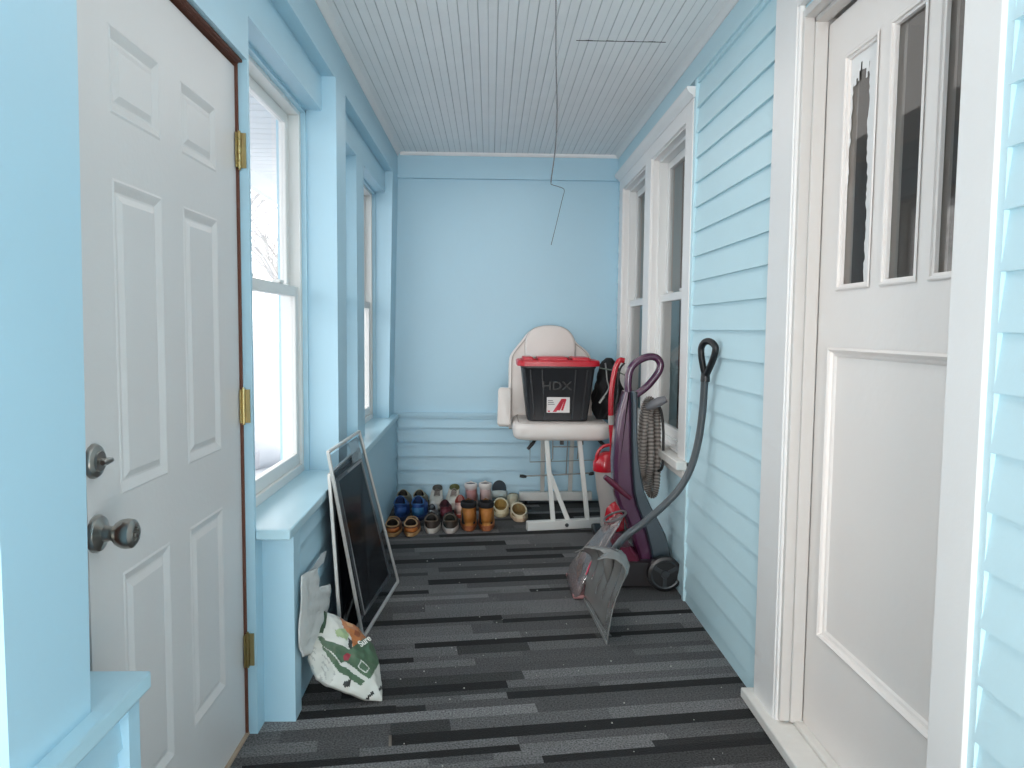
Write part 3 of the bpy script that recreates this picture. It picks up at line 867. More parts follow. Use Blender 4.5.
    if lace:
        mb = MB(); y0 = oc[1]+ol*.9; y1 = min(L*.80, y0+.085); ztop = collar_h
        for i in range(5):
            t = i/4; yy = y0+(y1-y0)*t; zz = (ztop*(.92 if flip else 1.02)+(sh+toe_h-ztop*(.92 if flip else 1))*t**.75)+.010; hw = W*(.18+.03*t)
            a = Vector((-hw, yy, zz-.009)); b = Vector((0, yy-.004, zz)); c = Vector((hw, yy+.002, zz-.009))
            mb.tube([a, b, c], .0032, n=6)
            mb.tube([a+Vector((0, 0, 0)), Vector((0, yy+.008, zz+.001)), c+Vector((0, .012, -.001))], .0028, n=6)
        if tongue:
            pass
        obj('laces', mb, mat('shoe_lace', lace, .8), r, smooth=60)
        if tongue:
            mb = MB(); hw = W*.17
            rings = [[Vector((-hw, oc[1]+ol*.75, ztop*.8)), Vector((0, oc[1]+ol*.80, ztop*.84)), Vector((hw, oc[1]+ol*.75, ztop*.8))],
                     [Vector((-hw*1.1, oc[1]+ol*.72, ztop*1.0)), Vector((0, oc[1]+ol*.80, ztop*1.05)), Vector((hw*1.1, oc[1]+ol*.72, ztop*1.0))],
                     [Vector((-hw*.8, oc[1]+ol*.60, ztop*1.20)), Vector((0, oc[1]+ol*.66, ztop*1.25)), Vector((hw*.8, oc[1]+ol*.60, ztop*1.20))]]
            mb.loft(rings, cap=False, open_ring=True); obj('tongue', mb, mat('shoe_tongue', up if not lining else tuple((a+b)//2 for a, b in zip(up, lining)), .8), r, smooth=60, solid=.008, sub=1)
    r.location = (x, y, 0.001); r.rotation_euler = (tilt, 0, rot)
    return r
GS = 'shoes in rows along the back wall'
# front row (heels towards the viewer)
shoe('moccasin', -.580, 4.50, .09, 'brown moccasin with tan edging, leftmost shoe in the front row', GS, 'moc', collar_h=.070, toe_h=.045, up=(96, 58, 36), up2=(176, 98, 40), lining=(30, 22, 18), trim=(176, 140, 100), sole=(.020, (176, 134, 88)), open_len=.42)
shoe('moccasin', -.470, 4.505, .07, 'brown moccasin with tan edging, second from the left in the front row', GS, 'moc', collar_h=.070, toe_h=.045, up=(106, 62, 38), up2=(186, 108, 46), lining=(32, 20, 16), trim=(186, 150, 108), sole=(.020, (184, 142, 96)), open_len=.42)
shoe('sneaker', -.350, 4.575, .07, 'dark brown low sneaker with pale sole, beside the moccasins', GS, 'low', collar_h=.080, up=(62, 52, 46), lining=(22, 20, 20), lace=(40, 34, 32), trim=(98, 84, 72), sole=(.026, (196, 190, 182)))
shoe('sneaker', -.236, 4.575, .07, 'dark brown low sneaker with pale sole, beside the tan work boots', GS, 'low', collar_h=.080, up=(60, 52, 45), lining=(24, 32, 26), lace=(40, 34, 32), trim=(96, 84, 70), sole=(.026, (200, 192, 186)))
shoe('work_boot', -.122, 4.63, .07, 'tan nubuck work boot with black padded collar, left of the pair', GS, 'boot', L=.30, W=.104, collar_h=.168, toe_h=.075, up=(190, 128, 62), up2=(176, 112, 50), lining=(26, 24, 26), trim=(26, 26, 30), lace=(120, 80, 40), sole=(.028, (158, 92, 56)), open_len=.36, sole_out=1.03)
shoe('work_boot', -.015, 4.63, .03, 'tan nubuck work boot with black padded collar, right of the pair', GS, 'boot', L=.30, W=.104, collar_h=.168, toe_h=.075, up=(196, 134, 66), up2=(184, 118, 54), lining=(26, 24, 26), trim=(26, 26, 30), lace=(120, 80, 40), sole=(.028, (162, 96, 60)), open_len=.36, sole_out=1.03)
# second row
shoe('sneaker', -.578, 4.87, .05, 'shiny blue hiking shoe behind the leftmost moccasin, nearest the wall corner', GS, 'low', collar_h=.120, toe_h=.075, up=(26, 62, 122), up2=(34, 76, 138), lining=(16, 24, 52), lace=(150, 170, 200), trim=(46, 92, 150), sole=(.022, (28, 44, 76)), W=.108)
shoe('sneaker', -.468, 4.87, -.03, 'shiny blue hiking shoe behind the second moccasin', GS, 'low', collar_h=.120, toe_h=.075, up=(28, 66, 126), up2=(40, 96, 140), lining=(14, 22, 48), lace=(160, 180, 205), trim=(50, 96, 152), sole=(.022, (30, 46, 80)), W=.108)
shoe('sneaker', -.374, 4.90, .03, 'pale grey sneaker squeezed in just right of the blue shoes', GS, 'low', L=.23, W=.070, collar_h=.075, up=(176, 180, 184), lining=(40, 44, 50), lace=(210, 210, 208), sole=(.024, (214, 214, 210)))
shoe('sneaker', -.290, 4.905, .02, 'maroon patterned sneaker between the two white sneakers, behind the brown ones', GS, 'low', L=.25, W=.085, collar_h=.095, up=(96, 34, 48), up2=(112, 48, 60), lining=(40, 18, 26), lace=(170, 140, 140), trim=(60, 24, 34), sole=(.020, (60, 40, 44)))
shoe('sneaker', -.190, 4.955, .02, 'pink flowery canvas shoe behind the left tan work boot', GS, 'low', L=.25, W=.095, collar_h=.115, up=(214, 176, 168), up2=(222, 190, 178), lining=(150, 70, 60), lace=(226, 220, 214), sole=(.020, (180, 84, 70)))
shoe('sneaker', -.370, 5.45, PI+.03, 'worn white sneaker with toe towards the room, behind the left brown sneaker', GS, 'low', L=.27, W=.10, collar_h=.110, toe_h=.06, up=(206, 200, 190), lining=(96, 96, 92), lace=(120, 112, 108), sole=(.022, (212, 208, 198)))
shoe('sneaker', -.245, 5.45, PI-.03, 'cream sneaker with olive lining and toe towards the room, behind the right brown sneaker', GS, 'low', L=.27, W=.10, collar_h=.115, toe_h=.06, up=(218, 208, 194), lining=(110, 112, 70), lace=(160, 146, 140), sole=(.022, (224, 218, 206)))
shoe('sneaker', -.598, 5.185, .02, 'grey tan shoe with dark opening behind the leftmost blue shoe', GS, 'low', collar_h=.100, up=(132, 128, 112), lining=(22, 20, 20), lace=(90, 84, 72), trim=(150, 144, 124), sole=(.022, (120, 116, 104)), L=.27)
shoe('sneaker', -.486, 5.185, .0, 'grey tan shoe with dark opening behind the second blue shoe', GS, 'low', collar_h=.100, up=(136, 132, 114), lining=(22, 22, 20), lace=(92, 86, 74), trim=(154, 148, 126), sole=(.022, (124, 120, 108)), L=.27)
shoe('high_top_sneaker', -.125, 5.22, .03, 'white and pink high top behind the left work boot', GS, 'boot', L=.25, W=.095, collar_h=.165, toe_h=.06, up=(214, 190, 188), up2=(196, 140, 138), lining=(120, 122, 130), trim=(224, 218, 216), lace=(236, 232, 228), sole=(.022, (226, 222, 216)))
shoe('high_top_sneaker', -.026, 5.20, .0, 'white flowery high top behind the right work boot', GS, 'boot', L=.25, W=.095, collar_h=.172, toe_h=.06, up=(222, 210, 206), up2=(206, 176, 172), lining=(110, 104, 108), trim=(232, 226, 222), lace=(240, 236, 232), sole=(.022, (228, 224, 218)))
shoe('clog', .080, 4.98, .0, 'cream lined clog standing right beside the tan work boots', GS, 'clog', L=.25, W=.112, collar_h=.082, toe_h=.07, up=(218, 208, 178), lining=(150, 122, 66), trim=(226, 216, 188), sole=(.020, (196, 184, 152)), open_len=.56)
shoe('clog', .205, 4.855, .06, 'cream lined clog set apart, nearest the white chair base', GS, 'clog', L=.27, W=.116, collar_h=.078, toe_h=.07, up=(222, 206, 178), lining=(136, 112, 72), trim=(230, 218, 192), sole=(.020, (206, 180, 152)), open_len=.56)
shoe('clog', .176, 5.46, PI, 'plain cream slipper behind the two lined clogs, toe towards the room', GS, 'clog', L=.20, W=.09, collar_h=.070, toe_h=.065, up=(208, 198, 172), lining=(150, 136, 100), sole=(.018, (190, 180, 150)), open_len=.40)
# black slide sandal propped on its heel against the wall
r = thing('slide_sandal', (.075, 5.40, 0), 'black slide sandal propped against the back wall behind the clogs', 'shoe', GS)
mb = MB(); T = [2*PI*k/28 for k in range(28)]
M = frame_mat((.075, 5.42, .012), (1, 0, 0), (0, .35, .94))
mb.loft([[M @ Vector((.052*math.sin(t)*(1+.12*math.cos(t)), .075+.075*math.cos(t), h)) for t in T] for h in (-.012, .004, .012)])
obj('sole', mb, mat('sandal_rubber', (28, 44, 56), .6), r, smooth=50)
mb = MB(); mb.loft([[M @ Vector((.056*math.cos(a), y, .006+.045*math.sin(a))) for a in [PI*k/12 for k in range(13)]] for y in (.02, .045, .07)], cap=False, open_ring=True)
obj('strap', mb, mat('sandal_strap', (196, 206, 204), .6), r, smooth=50, solid=.005)

# ------------------------------------------------------------------ white treatment chair
m_leather = mat('white_vinyl_upholstery', (226, 218, 212), .38, var=.03, scale=8, bump=.05, bscale=60)
m_pipe = mat('cushion_piping', (186, 176, 170), .5)
m_steel = mat('white_powder_steel', (220, 220, 216), .4, var=.04)
ch = thing('treatment_chair', (.46, 5.0, 0), 'white reclining treatment chair on a white metal folding base', 'chair')
def rrect(x0, x1, y0, y1, r, n=6):
    out = []
    for cx, cy, a0 in ((x1-r, y1-r, 0), (x0+r, y1-r, PI/2), (x0+r, y0+r, PI), (x1-r, y0+r, 1.5*PI)):
        for k in range(n+1): a = a0+PI/2*k/n; out.append((cx+r*math.cos(a), cy+r*math.sin(a)))
    return out
def slab(poly, M, t0, t1, rnd=.02, puff=0):
    """rounded-edge cushion"""
    mb = MB(); cx = sum(p[0] for p in poly)/len(poly); cy = sum(p[1] for p in poly)/len(poly)
    def sc(d):
        out = []
        for x, y in poly:
            L = math.hypot(x-cx, y-cy); k = max(0, (L-d)/L); out.append((cx+(x-cx)*k, cy+(y-cy)*k))
        return out
    rings = []
    for a in (PI/2, PI/4+.35, PI/4, .35, 0):
        rings.append([M @ Vector((x, y, t0+rnd-rnd*math.sin(a))) for x, y in sc(rnd*(1-math.cos(a)))])
    for a in (0, .35, PI/4, PI/4+.35, PI/2):
        rings.append([M @ Vector((x, y, t1-rnd+rnd*math.sin(a))) for x, y in sc(rnd*(1-math.cos(a)))])
    if puff:
        for d, h in ((.05, puff*.5), (.10, puff*.9), (.16, puff)): rings.append([M @ Vector((x, y, t1+h)) for x, y in sc(rnd+d)])
    mb.loft(rings); return mb
I = Matrix.Identity(4)
seat = rrect(.150, .765, 4.65, 5.24, .10)
o = obj('seat', slab(seat, I, .565, .668, .035), m_leather, ch, smooth=60)
mb = MB().tube([Vector((x, y, .668)) for x, y in rrect(.185, .73, 4.685, 5.22, .09)], .004, n=6, closed=True)
obj('piping', mb, m_pipe, o, smooth=60)
# backrest in a leaning plane
Mb = frame_mat((.42, 5.185, .60), (1, 0, 0), (0, .20, .98))   # local z = x cross y -> -Y side
bp = [(-.285, -.03), (-.292, .10), (-.29, .30), (-.288, .44), (-.272, .495), (-.235, .545), (-.195, .595), (-.16, .64), (-.11, .675), (-.03, .695), (.05, .69), (.115, .668), (.155, .63), (.185, .575), (.235, .535), (.272, .495), (.29, .44), (.292, .30), (.292, .10), (.285, -.03)]
bp = [(p.x, p.y) for p in catmull([(a, b, 0) for a, b in bp], 3)]
# local z axis of frame_mat: x cross y = (1,0,0)x(0,.2,.98) = (0,-.98,.2): faces the viewer
o = obj('backrest', slab(bp, Mb, -.05, .03, .028), m_leather, ch, smooth=60)
hp = [(-.175, .46), (-.178, .55), (-.165, .61), (-.13, .655), (-.07, .68), (.0, .686), (.07, .678), (.125, .65), (.16, .60), (.172, .54), (.17, .46)]
hp = [(p.x, p.y) for p in catmull([(a, b, 0) for a, b in hp], 3)]
o2 = obj('headrest_pad', slab(hp, Mb, .02, .058, .02), m_leather, ch, smooth=60)
mb = MB().tube([Mb @ Vector((x, y, .040)) for x, y in hp], .0035, n=6); obj('piping', mb, m_pipe, o2, smooth=60)
mb = MB().tube([Mb @ Vector((x*.93, .02+y*.945, .0325)) for x, y in bp], .0035, n=6); obj('piping', mb, m_pipe, o, smooth=60)
Ma = frame_mat((.098, 5.02, .738), (1, 0, -.02), (-.05, .1, 1))
o = obj('armrest', slab(rrect(-.043, .043, -.128, .128, .02), Ma, -.11, .11, .02), m_leather, ch, smooth=60)
# base
mb = MB().bar((.238, 4.66, .031), (.720, 4.75, .031), .05, .056); bF = obj('foot_beam', mb, m_steel, ch, bevel=.004)
mb = MB().bar((.218, 5.40, .055), (.745, 5.42, .055), .05, .062); bR = obj('foot_beam', mb, m_steel, ch, bevel=.004)
for q in ((.238, 4.66), (.72, 4.75)):
    mb = MB().lathe([(.012, 0), (.012, .005)], (q[0]+(.03 if q[0] < .4 else -.03), q[1]+.01, 0), n=12); obj('rubber_foot', mb, m_dark, bF)
mb = MB().lathe([(.012, 0), (.012, .006), (.005, .007)], (.49, 4.68, .031), (0.18, -1, 0), 16); obj('bolt', mb, mat('bolt_metal', (90, 90, 92), .4, metal=.8), bF)
for q in ((.27, 5.40), (.70, 5.42)):
    mb = MB().lathe([(.012, 0), (.012, .03)], (q[0], q[1], 0), n=12); obj('rubber_foot', mb, m_dark, bR)
for a, b in (((.357, 4.70, .575), (.405, 4.692, .055)), ((.565, 4.72, .575), (.626, 4.732, .055)), ((.385, 4.735, .345), (.500, 4.712, .055)),
             ((.372, 5.22, .575), (.385, 5.40, .08)), ((.578, 5.22, .575), (.585, 5.41, .08))):
    mb = MB().bar(a, b, .030, .022, up=(0, 1, 0)); obj('leg', mb, m_steel, ch, bevel=.003)
m_rod = mat('bare_metal_rod', (150, 152, 150), .35, metal=.7)
def rod(pts, r=.004): 
    mb = MB().tube(pts, r, n=8); return obj('rod', mb, m_rod, ch, smooth=60)
rod([(.271, 5.0, .58), (.272, 5.0, .373), (.74, 5.0, .389), (.74, 5.0, .58)], .003)
rod([(.227, 5.0, .278), (.46, 5.0, .288), (.688, 5.0, .301)], .005)
rod([(.514, 5.0, .285), (.524, 5.0, .58)], .004)
rod([(.41, 4.85, .58), (.41, 4.85, .42), (.40, 4.85, .41)], .004); rod([(.41, 4.85, .50), (.585, 4.85, .50)], .004); rod([(.585, 4.85, .58), (.57, 4.85, .42)], .004)
for a, b in (((.205, 5.0, .280), (.250, 5.0, .274)), ((.70, 5.0, .300), (.665, 5.0, .292)), ((.245, 4.78, .495), (.30, 4.80, .56)), ((.74, 4.78, .515), (.69, 4.80, .56))):
    mb = MB().tube([a, ((a[0]+b[0])/2, a[1], (a[2]+b[2])/2), b], [.010, .012, .008], n=10); obj('lever_knob', mb, m_dark, ch, smooth=50)
for x in (.462, .586):
    mb = MB().box(x-.012, x+.012, 4.77, 4.80, .525, .57); obj('clamp', mb, m_dark, ch, bevel=.003)

# ------------------------------------------------------------------ storage tote
m_tote = mat('black_tote_plastic', (34, 36, 40), .42, var=.08, scale=10)
m_red = mat('red_lid_plastic', (196, 24, 44), .35, var=.05)
tt = thing('storage_tote', (.436, 4.93, .668), 'black plastic storage tote with red lid sitting on the white chair', 'storage tote')
tc = Vector((.437, 4.935, 0))
def trect(hx, hy, r, z, wob=0):
    pts = rrect(-hx, hx, -hy, hy, r, 5); return [Vector((tc.x+x, tc.y+y, z)) for x, y in pts]
mb = MB(); mb.loft([trect(.183, .118, .03, .670), trect(.192, .125, .03, .676), trect(.232, .150, .035, 1.005), trect(.238, .156, .035, 1.012), trect(.238, .156, .035, 1.03)])
bo = obj('body', mb, m_tote, tt, smooth=40)
for x0, x1 in ((-.178, -.105), (.105, .178)):   # recessed side channels drawn as raised ribs
    for xr in (x0, x1):
        mb = MB(); k = .84
        mb.loft([[Vector((tc.x+xr*k+dx, tc.y-.126+dy, .685)) for dx, dy in ((-.008, .006), (-.003, -.004), (.003, -.004), (.008, .006))],
                 [Vector((tc.x+xr*1.02+dx, tc.y-.1495+dy, 1.0)) for dx, dy in ((-.008, .006), (-.003, -.005), (.003, -.005), (.008, .006))]])
        obj('rib', mb, m_tote, bo)
mb = MB()
mb.loft([trect(.248, .166, .045, 1.022), trect(.262, .178, .05, 1.024), trect(.262, .178, .05, 1.052), trect(.254, .170, .045, 1.060), trect(.236, .152, .035, 1.060), trect(.228, .144, .03, 1.040)])
ld = obj('lid', mb, m_red, tt, smooth=40)
for x0, x1 in ((-.13, .06), (.09, .20), (-.225, -.16)):
    mb = MB().box(tc.x+x0, tc.x+x1, tc.y-.12, tc.y+.13, 1.038, 1.078); obj('lid_rib', mb, m_red, ld, bevel=.008)
tilt = Vector((0, -.084, 1)).normalized()     # the front wall slopes outwards going up
mb = MB()
Mf = frame_mat((tc.x, tc.y-.1345, .776), (1, 0, 0), (0, -.076, 1))
mb.box(-.073, .073, -.050, .050, .0, .0015, M=Mf)
lb = obj('label_sticker', mb, mat('white_sticker', (226, 222, 220), .5), bo, label='white and red paper label')
mr = mat('red_print', (200, 36, 60), .5)
mb = MB()
for poly in ([(-.035, -.045), (-.012, -.045), (.05, .04), (.02, .04)], [(-.005, -.035), (.012, -.035), (.035, .02), (.02, .03)], [(.018, -.035), (.032, -.035), (.052, .035), (.042, .04)], [(-.066, -.045), (-.052, -.045), (-.052, -.036), (-.066, -.036)]):
    mb.prism(poly, Mf, .0012, .0022)
obj('label_picture', mb, mr, lb)
mb = MB()
for k in range(3): mb.box(-.066, -.035+.006*k, .026-.012*k, .030-.012*k, .0012, .002, M=Mf)
obj('label_print', mb, mat('grey_print', (90, 88, 92), .6), lb)
text_obj('raised_lettering', 'HDX', .075, frame_mat((tc.x-.012, tc.y-.1445, .895), (1, 0, 0), (0, -.076, 1)), mat('black_raised_plastic', (18, 19, 22), .3), bo, extrude=.002, bold=.001, sx=1.15, label='raised black lettering reading HDX')

# ------------------------------------------------------------------ black bag with bits on the chair seat
m_cloth = mat('black_nylon', (24, 25, 28), .7, var=.3, scale=20, bump=.4, bscale=30)
bg = thing('duffel_bag', (.77, 5.0, .668), 'bunched black nylon bag with straps beside the storage tote', 'bag')
mb = MB(); rings = []
for i in range(17):
    t = i/16; z = .670+.40*t; w = (.078+.02*math.sin(t*5))*(1 if t < .75 else math.sqrt(max(.01, 1-((t-.75)/.26)**2))); rings.append([])
    for k in range(28):
        a = 2*PI*k/28; rr_ = 1+.13*math.sin(4*a+t*9)+.07*math.sin(9*a-t*14)
        rings[-1].append(Vector((min(.90, .787+w*rr_*math.cos(a)*1.02), 5.0+w*1.3*rr_*math.sin(a), z)))
mb.loft(rings); bb = obj('bag_body', mb, m_cloth, bg, smooth=50)
mb = MB().tube(catmull([(.72, 4.90, .70), (.73, 4.87, .80), (.76, 4.86, .92), (.80, 4.87, 1.02), (.86, 4.93, 1.06)], 5), .012, n=8, ry=.35); obj('strap', mb, m_cloth, bg, smooth=60)
mb = MB().tube(catmull([(.86, 4.90, .70), (.84, 4.87, .78), (.78, 4.86, .74), (.74, 4.87, .69)], 5), .010, n=8, ry=.4); obj('strap', mb, m_cloth, bg, smooth=60)
mb = MB().tube(catmull([(.71, 4.84, .80), (.74, 4.84, .84), (.765, 4.84, .885), (.755, 4.85, .93), (.748, 4.86, 1.0), (.745, 4.88, 1.04)], 4), .005, n=8)
mb.tube([(.705, 4.84, .785), (.735, 4.84, .83)], .009, n=8); obj('metal_clip', mb, m_rod, bg, smooth=60)
mb = MB().tube([(.70, 4.84, 1.012), (.80, 4.84, .995), (.895, 4.85, .955)], .004, n=8)
obj('metal_stake', mb, mat('green_grey_metal', (120, 132, 122), .5, metal=.3), smooth=60, label='thin grey green metal stake poking across the black bag', cat='stake')

# ------------------------------------------------------------------ red upright cleaner
m_redp = mat('red_gloss_plastic', (190, 22, 40), .22, var=.04, coat=.5)
m_tank = mat('translucent_grey_tank', (176, 168, 164), .3, var=.05, coat=.3)
rv = thing('upright_vacuum', (.735, 4.58, 0), 'red upright vacuum with grey tank between the white chair and purple cleaner', 'vacuum')
mb = MB()
def el(cx, cy, rx, ry, z, n=24): return [Vector((cx+rx*math.cos(2*PI*k/n), cy+ry*math.sin(2*PI*k/n), z)) for k in range(n)]
mb.loft([el(.735, 4.56, .050, .06, .06), el(.733, 4.56, .052, .062, .16), el(.722, 4.56, .064, .066, .275), el(.720, 4.56, .064, .066, .28), el(.708, 4.56, .066, .07, .41)])
obj('tank', mb, m_tank, rv, smooth=40)
mb = MB(); mb.loft([el(.702, 4.56, .069, .072, .400), el(.702, 4.56, .072, .075, .412), el(.702, 4.56, .070, .073, .455), el(.712, 4.56, .060, .062, .49), el(.73, 4.56, .040, .045, .515), el(.745, 4.56, .02, .02, .52)])
cp = obj('tank_cap', mb, m_redp, rv, smooth=50)
mb = MB().tube(catmull([(.648, 4.53, .455), (.650, 4.53, .50), (.672, 4.53, .54), (.710, 4.53, .560), (.765, 4.53, .562)], 5), .010, n=10); obj('carry_handle', mb, m_redp, cp, smooth=60)
mb = MB(); mb.loft([el(.762, 4.54, .055, .075, .002), el(.765, 4.54, .066, .085, .02), el(.762, 4.54, .066, .082, .12), el(.760, 4.54, .058, .07, .185), el(.762, 4.54, .042, .05, .215), el(.765, 4.54, .018, .02, .228)])
obj('motor_base', mb, m_redp, rv, smooth=50)
mb = MB().box(.64, .84, 4.44, 4.66, .002, .05); obj('floor_head', mb, m_dark, rv, bevel=.012)
mb = MB().tube(catmull([(.800, 4.50, 1.073), (.775, 4.50, 1.076), (.757, 4.50, 1.05), (.742, 4.50, 1.0), (.728, 4.50, .90), (.725, 4.50, .80), (.729, 4.50, .70), (.738, 4.50, .58), (.742, 4.53, .50), (.75, 4.55, .40)], 6), .0165, n=14); hd = obj('handle_tube', mb, m_redp, rv, smooth=60)
mb = MB().tube([(.727, 4.50, .745), (.730, 4.50, .69)], .0185, n=14); obj('collar', mb, m_tank, hd, smooth=40)
mb = MB().tube(catmull([(.800, 4.485, 1.060), (.775, 4.48, 1.03), (.762, 4.48, .97), (.762, 4.48, .88), (.75, 4.48, .80), (.755, 4.48, .70), (.76, 4.49, .60)], 5), .006, n=8); obj('cord', mb, m_dark, rv, smooth=60)

# ------------------------------------------------------------------ purple carpet cleaner (side towards the viewer)
m_purp = mat('deep_purple_plastic', (74, 36, 64), .25, var=.06, coat=.5)
m_purp2 = mat('wine_red_plastic', (92, 26, 50), .25, var=.06, coat=.5)
m_slate = mat('slate_grey_plastic', (64, 76, 84), .42, var=.05)
m_clear = glass_mat('clear_smoked_plastic', (.80, .78, .78), refl=.10, haze=.22, hcol=(178, 170, 170))
pc = thing('carpet_cleaner', (.80, 3.76, 0), 'tall purple upright carpet cleaner with loop handle and coiled hose', 'carpet cleaner')
Mp = Matrix(((1, 0, 0, 0), (0, 0, 1, 0), (0, 1, 0, 0), (0, 0, 0, 1)))   # (u=x, v=z, t=y)
def shell(name, L, R, y0, y1, m, par, rnd=.012, inset=.02):
    """side profile between left and right edges, thickened along Y with rounded shoulders"""
    mb = MB(); rings = []
    prof = [p for p in L]+[p for p in reversed(R)]
    cx = sum(p[0] for p in prof)/len(prof)
    def sc(d):
        Ln = [(a[0]+d, a[1]) for a in L]; Rn = [(a[0]-d, a[1]) for a in R]; return Ln+Rn[::-1]
    for yy, d in ((y0, inset), (y0+rnd*.35, inset*.45), (y0+rnd, 0), (y1-rnd, 0), (y1-rnd*.35, inset*.45), (y1, inset)):
        rings.append([Vector((a, yy, z)) for a, z in sc(d)])
    mb.loft(rings); return obj(name, mb, m, par, smooth=40)
Lp = [(.661, .955), (.646, .90), (.630, .84), (.616, .72), (.610, .619), (.614, .54), (.618, .46), (.640, .39), (.673, .335), (.705, .25), (.728, .178), (.752, .09), (.770, .03)]
Bp = [(.690, .955), (.694, .90), (.696, .84), (.698, .72), (.703, .619), (.708, .54), (.716, .46), (.735, .39), (.757, .335), (.785, .25), (.805, .178), (.822, .09), (.830, .03)]
Rp = [(.722, .955), (.724, .90), (.726, .84), (.729, .72), (.737, .619), (.750, .54), (.768, .46), (.800, .39), (.832, .335), (.876, .25), (.900, .178), (.905, .12), (.900, .05)]
shell('front_shell', Lp, Bp, 3.655, 3.80, m_purp, pc, .03, .018)
shell('rear_shell', [(a-.004, b) for a, b in Bp], Rp, 3.665, 3.79, m_slate, pc, .02, .010)
# decal panel on the near side
Mt = frame_mat((.655, 3.668, .77), (.985, -.17, 0), (.09, -.02, 1))
mb = MB(); 
for k, (z0, z1) in enumerate(((.76, .84), (.60, .66), (.52, .57))):
    pass
mb.box(-.020, .012, -.20, .10, -.002, .002, M=Mt)
dp = obj('decal_panel', mb, mat('grey_decal', (112, 98, 110), .4), pc, bevel=.004)
mb = MB()
for k in range(6): mb.box(-.012+.003*(k % 2), .004, .055-.018*k, .062-.018*k, .002, .003, M=Mt)
obj('decal_marks', mb, mat('pale_print', (190, 160, 180), .5), dp)
mb = MB().lathe([(.012, 0), (.011, .003)], Mt @ Vector((-.004, -.10, .002)), Mt.to_3x3() @ Vector((0, 0, 1)), 16); obj('logo_badge', mb, mat('pink_red_badge', (190, 40, 80), .4), dp)
# loop handle
pts = catmull([(.690, 3.73, .93), (.684, 3.73, .99), (.692, 3.73, 1.055), (.722, 3.73, 1.098), (.775, 3.73, 1.124), (.818, 3.73, 1.122), (.842, 3.73, 1.095), (.838, 3.73, 1.058), (.81, 3.73, 1.015), (.775, 3.73, .975), (.735, 3.73, .945), (.705, 3.73, .93)], 6)
mb = MB().tube(pts, .0185, n=14, closed=False); hdl = obj('loop_handle', mb, m_purp, pc, smooth=60)
mb = MB().tube(catmull([(.760, 3.73, .975), (.795, 3.73, 1.005), (.822, 3.73, 1.04)], 5), .0085, n=10); obj('grip_insert', mb, mat('grey_grip', (120, 110, 118), .5), hdl, smooth=60)
# tank latch bar
mb = MB().tube([(.560, 3.62, .548), (.60, 3.63, .515), (.65, 3.64, .47), (.693, 3.655, .435)], [.012, .016, .014, .012], n=12, ry=1.0); obj('tank_handle', mb, m_purp2, pc, smooth=60)
# hose coil on the back
mb = MB()
m_hose = mat('beige_grey_hose', (150, 142, 136), .6, var=.1, scale=60)
def coil(x0, x1, y, z0, z1, k):
    pts = []; n = 130; cx = (x0+x1)/2; rx = (x1-x0)/2; cz = (z0+z1)/2; rz = (z1-z0)/2
    rs = []
    for i in range(n+1):
        a = 2*PI*i/n; pts.append((cx+rx*math.copysign(abs(math.cos(a))**.75, math.cos(a)), y+.02*math.sin(a*2+k), cz+rz*math.sin(a))); rs.append(.0195 if i % 2 else .0150)
    f0 = len(mb.f); mb.tube(pts, rs, n=10)
    for i in range(f0, len(mb.f)): mb.mi[i] = ((i-f0)//10) % 2
coil(.778, .816, 3.785, .50, .895, 0); coil(.800, .860, 3.81, .42, .885, 1); coil(.782, .845, 3.845, .45, .905, 2)
hs = obj('coiled_hose', mb, [m_hose, mat('dark_hose_rib', (96, 89, 84), .6)], pc, smooth=60)
mb = MB().tube(catmull([(.80, 3.75, .90), (.85, 3.75, .87), (.868, 3.75, .78), (.872, 3.75, .66), (.868, 3.75, .57), (.85, 3.76, .55)], 5), .007, n=8); obj('power_cord', mb, m_dark, pc, smooth=60)
mb = MB().tube([(.78, 3.74, .872), (.81, 3.73, .888), (.84, 3.72, .905), (.872, 3.72, .918)], [.016, .024, .024, .018], n=14); obj('hose_tool', mb, mat('grey_tool', (108, 108, 112), .4), hs, smooth=50)
# base, wheels and nozzle
shell('base', [(.62, .13), (.60, .09), (.61, .012)], [(.84, .13), (.875, .09), (.86, .012)], 3.60, 3.92, mat('black_base', (26, 22, 26), .4), pc, .03, .02)
shell('foot_cover', [(.61, .20), (.57, .15), (.56, .10)], [(.70, .20), (.74, .15), (.76, .10)], 3.62, 3.88, m_purp2, pc, .03, .02)
for yy, sg in ((3.575, -1), (3.93, 1)):
    c = Vector((.852, yy, .084))
    mb = MB().lathe([(.084, -.016), (.084, .016), (.070, .019), (.066, .012)], c, (0, -1, 0), 40)
    wh = obj('wheel', mb, m_dark, pc, smooth=40)
    if sg < 0:
        mb = MB().lathe([(.066, .0175), (.070, .0205), (.066, .0205), (.062, .0175)], c, (0, -1, 0), 40, cap=False)
        for k in range(3):
            a = k*2*PI/3+.5
            mb.bar(c+Vector((math.cos(a)*.02, -.014, math.sin(a)*.02)), c+Vector((math.cos(a)*.062, -.014, math.sin(a)*.062)), .018, .006, up=(0, 1, 0))
        mb.lathe([(.022, .01), (.018, .02)], c, (0, -1, 0), 20)
        obj('hub', mb, mat('hub_grey', (52, 56, 60), .35), wh, smooth=40)
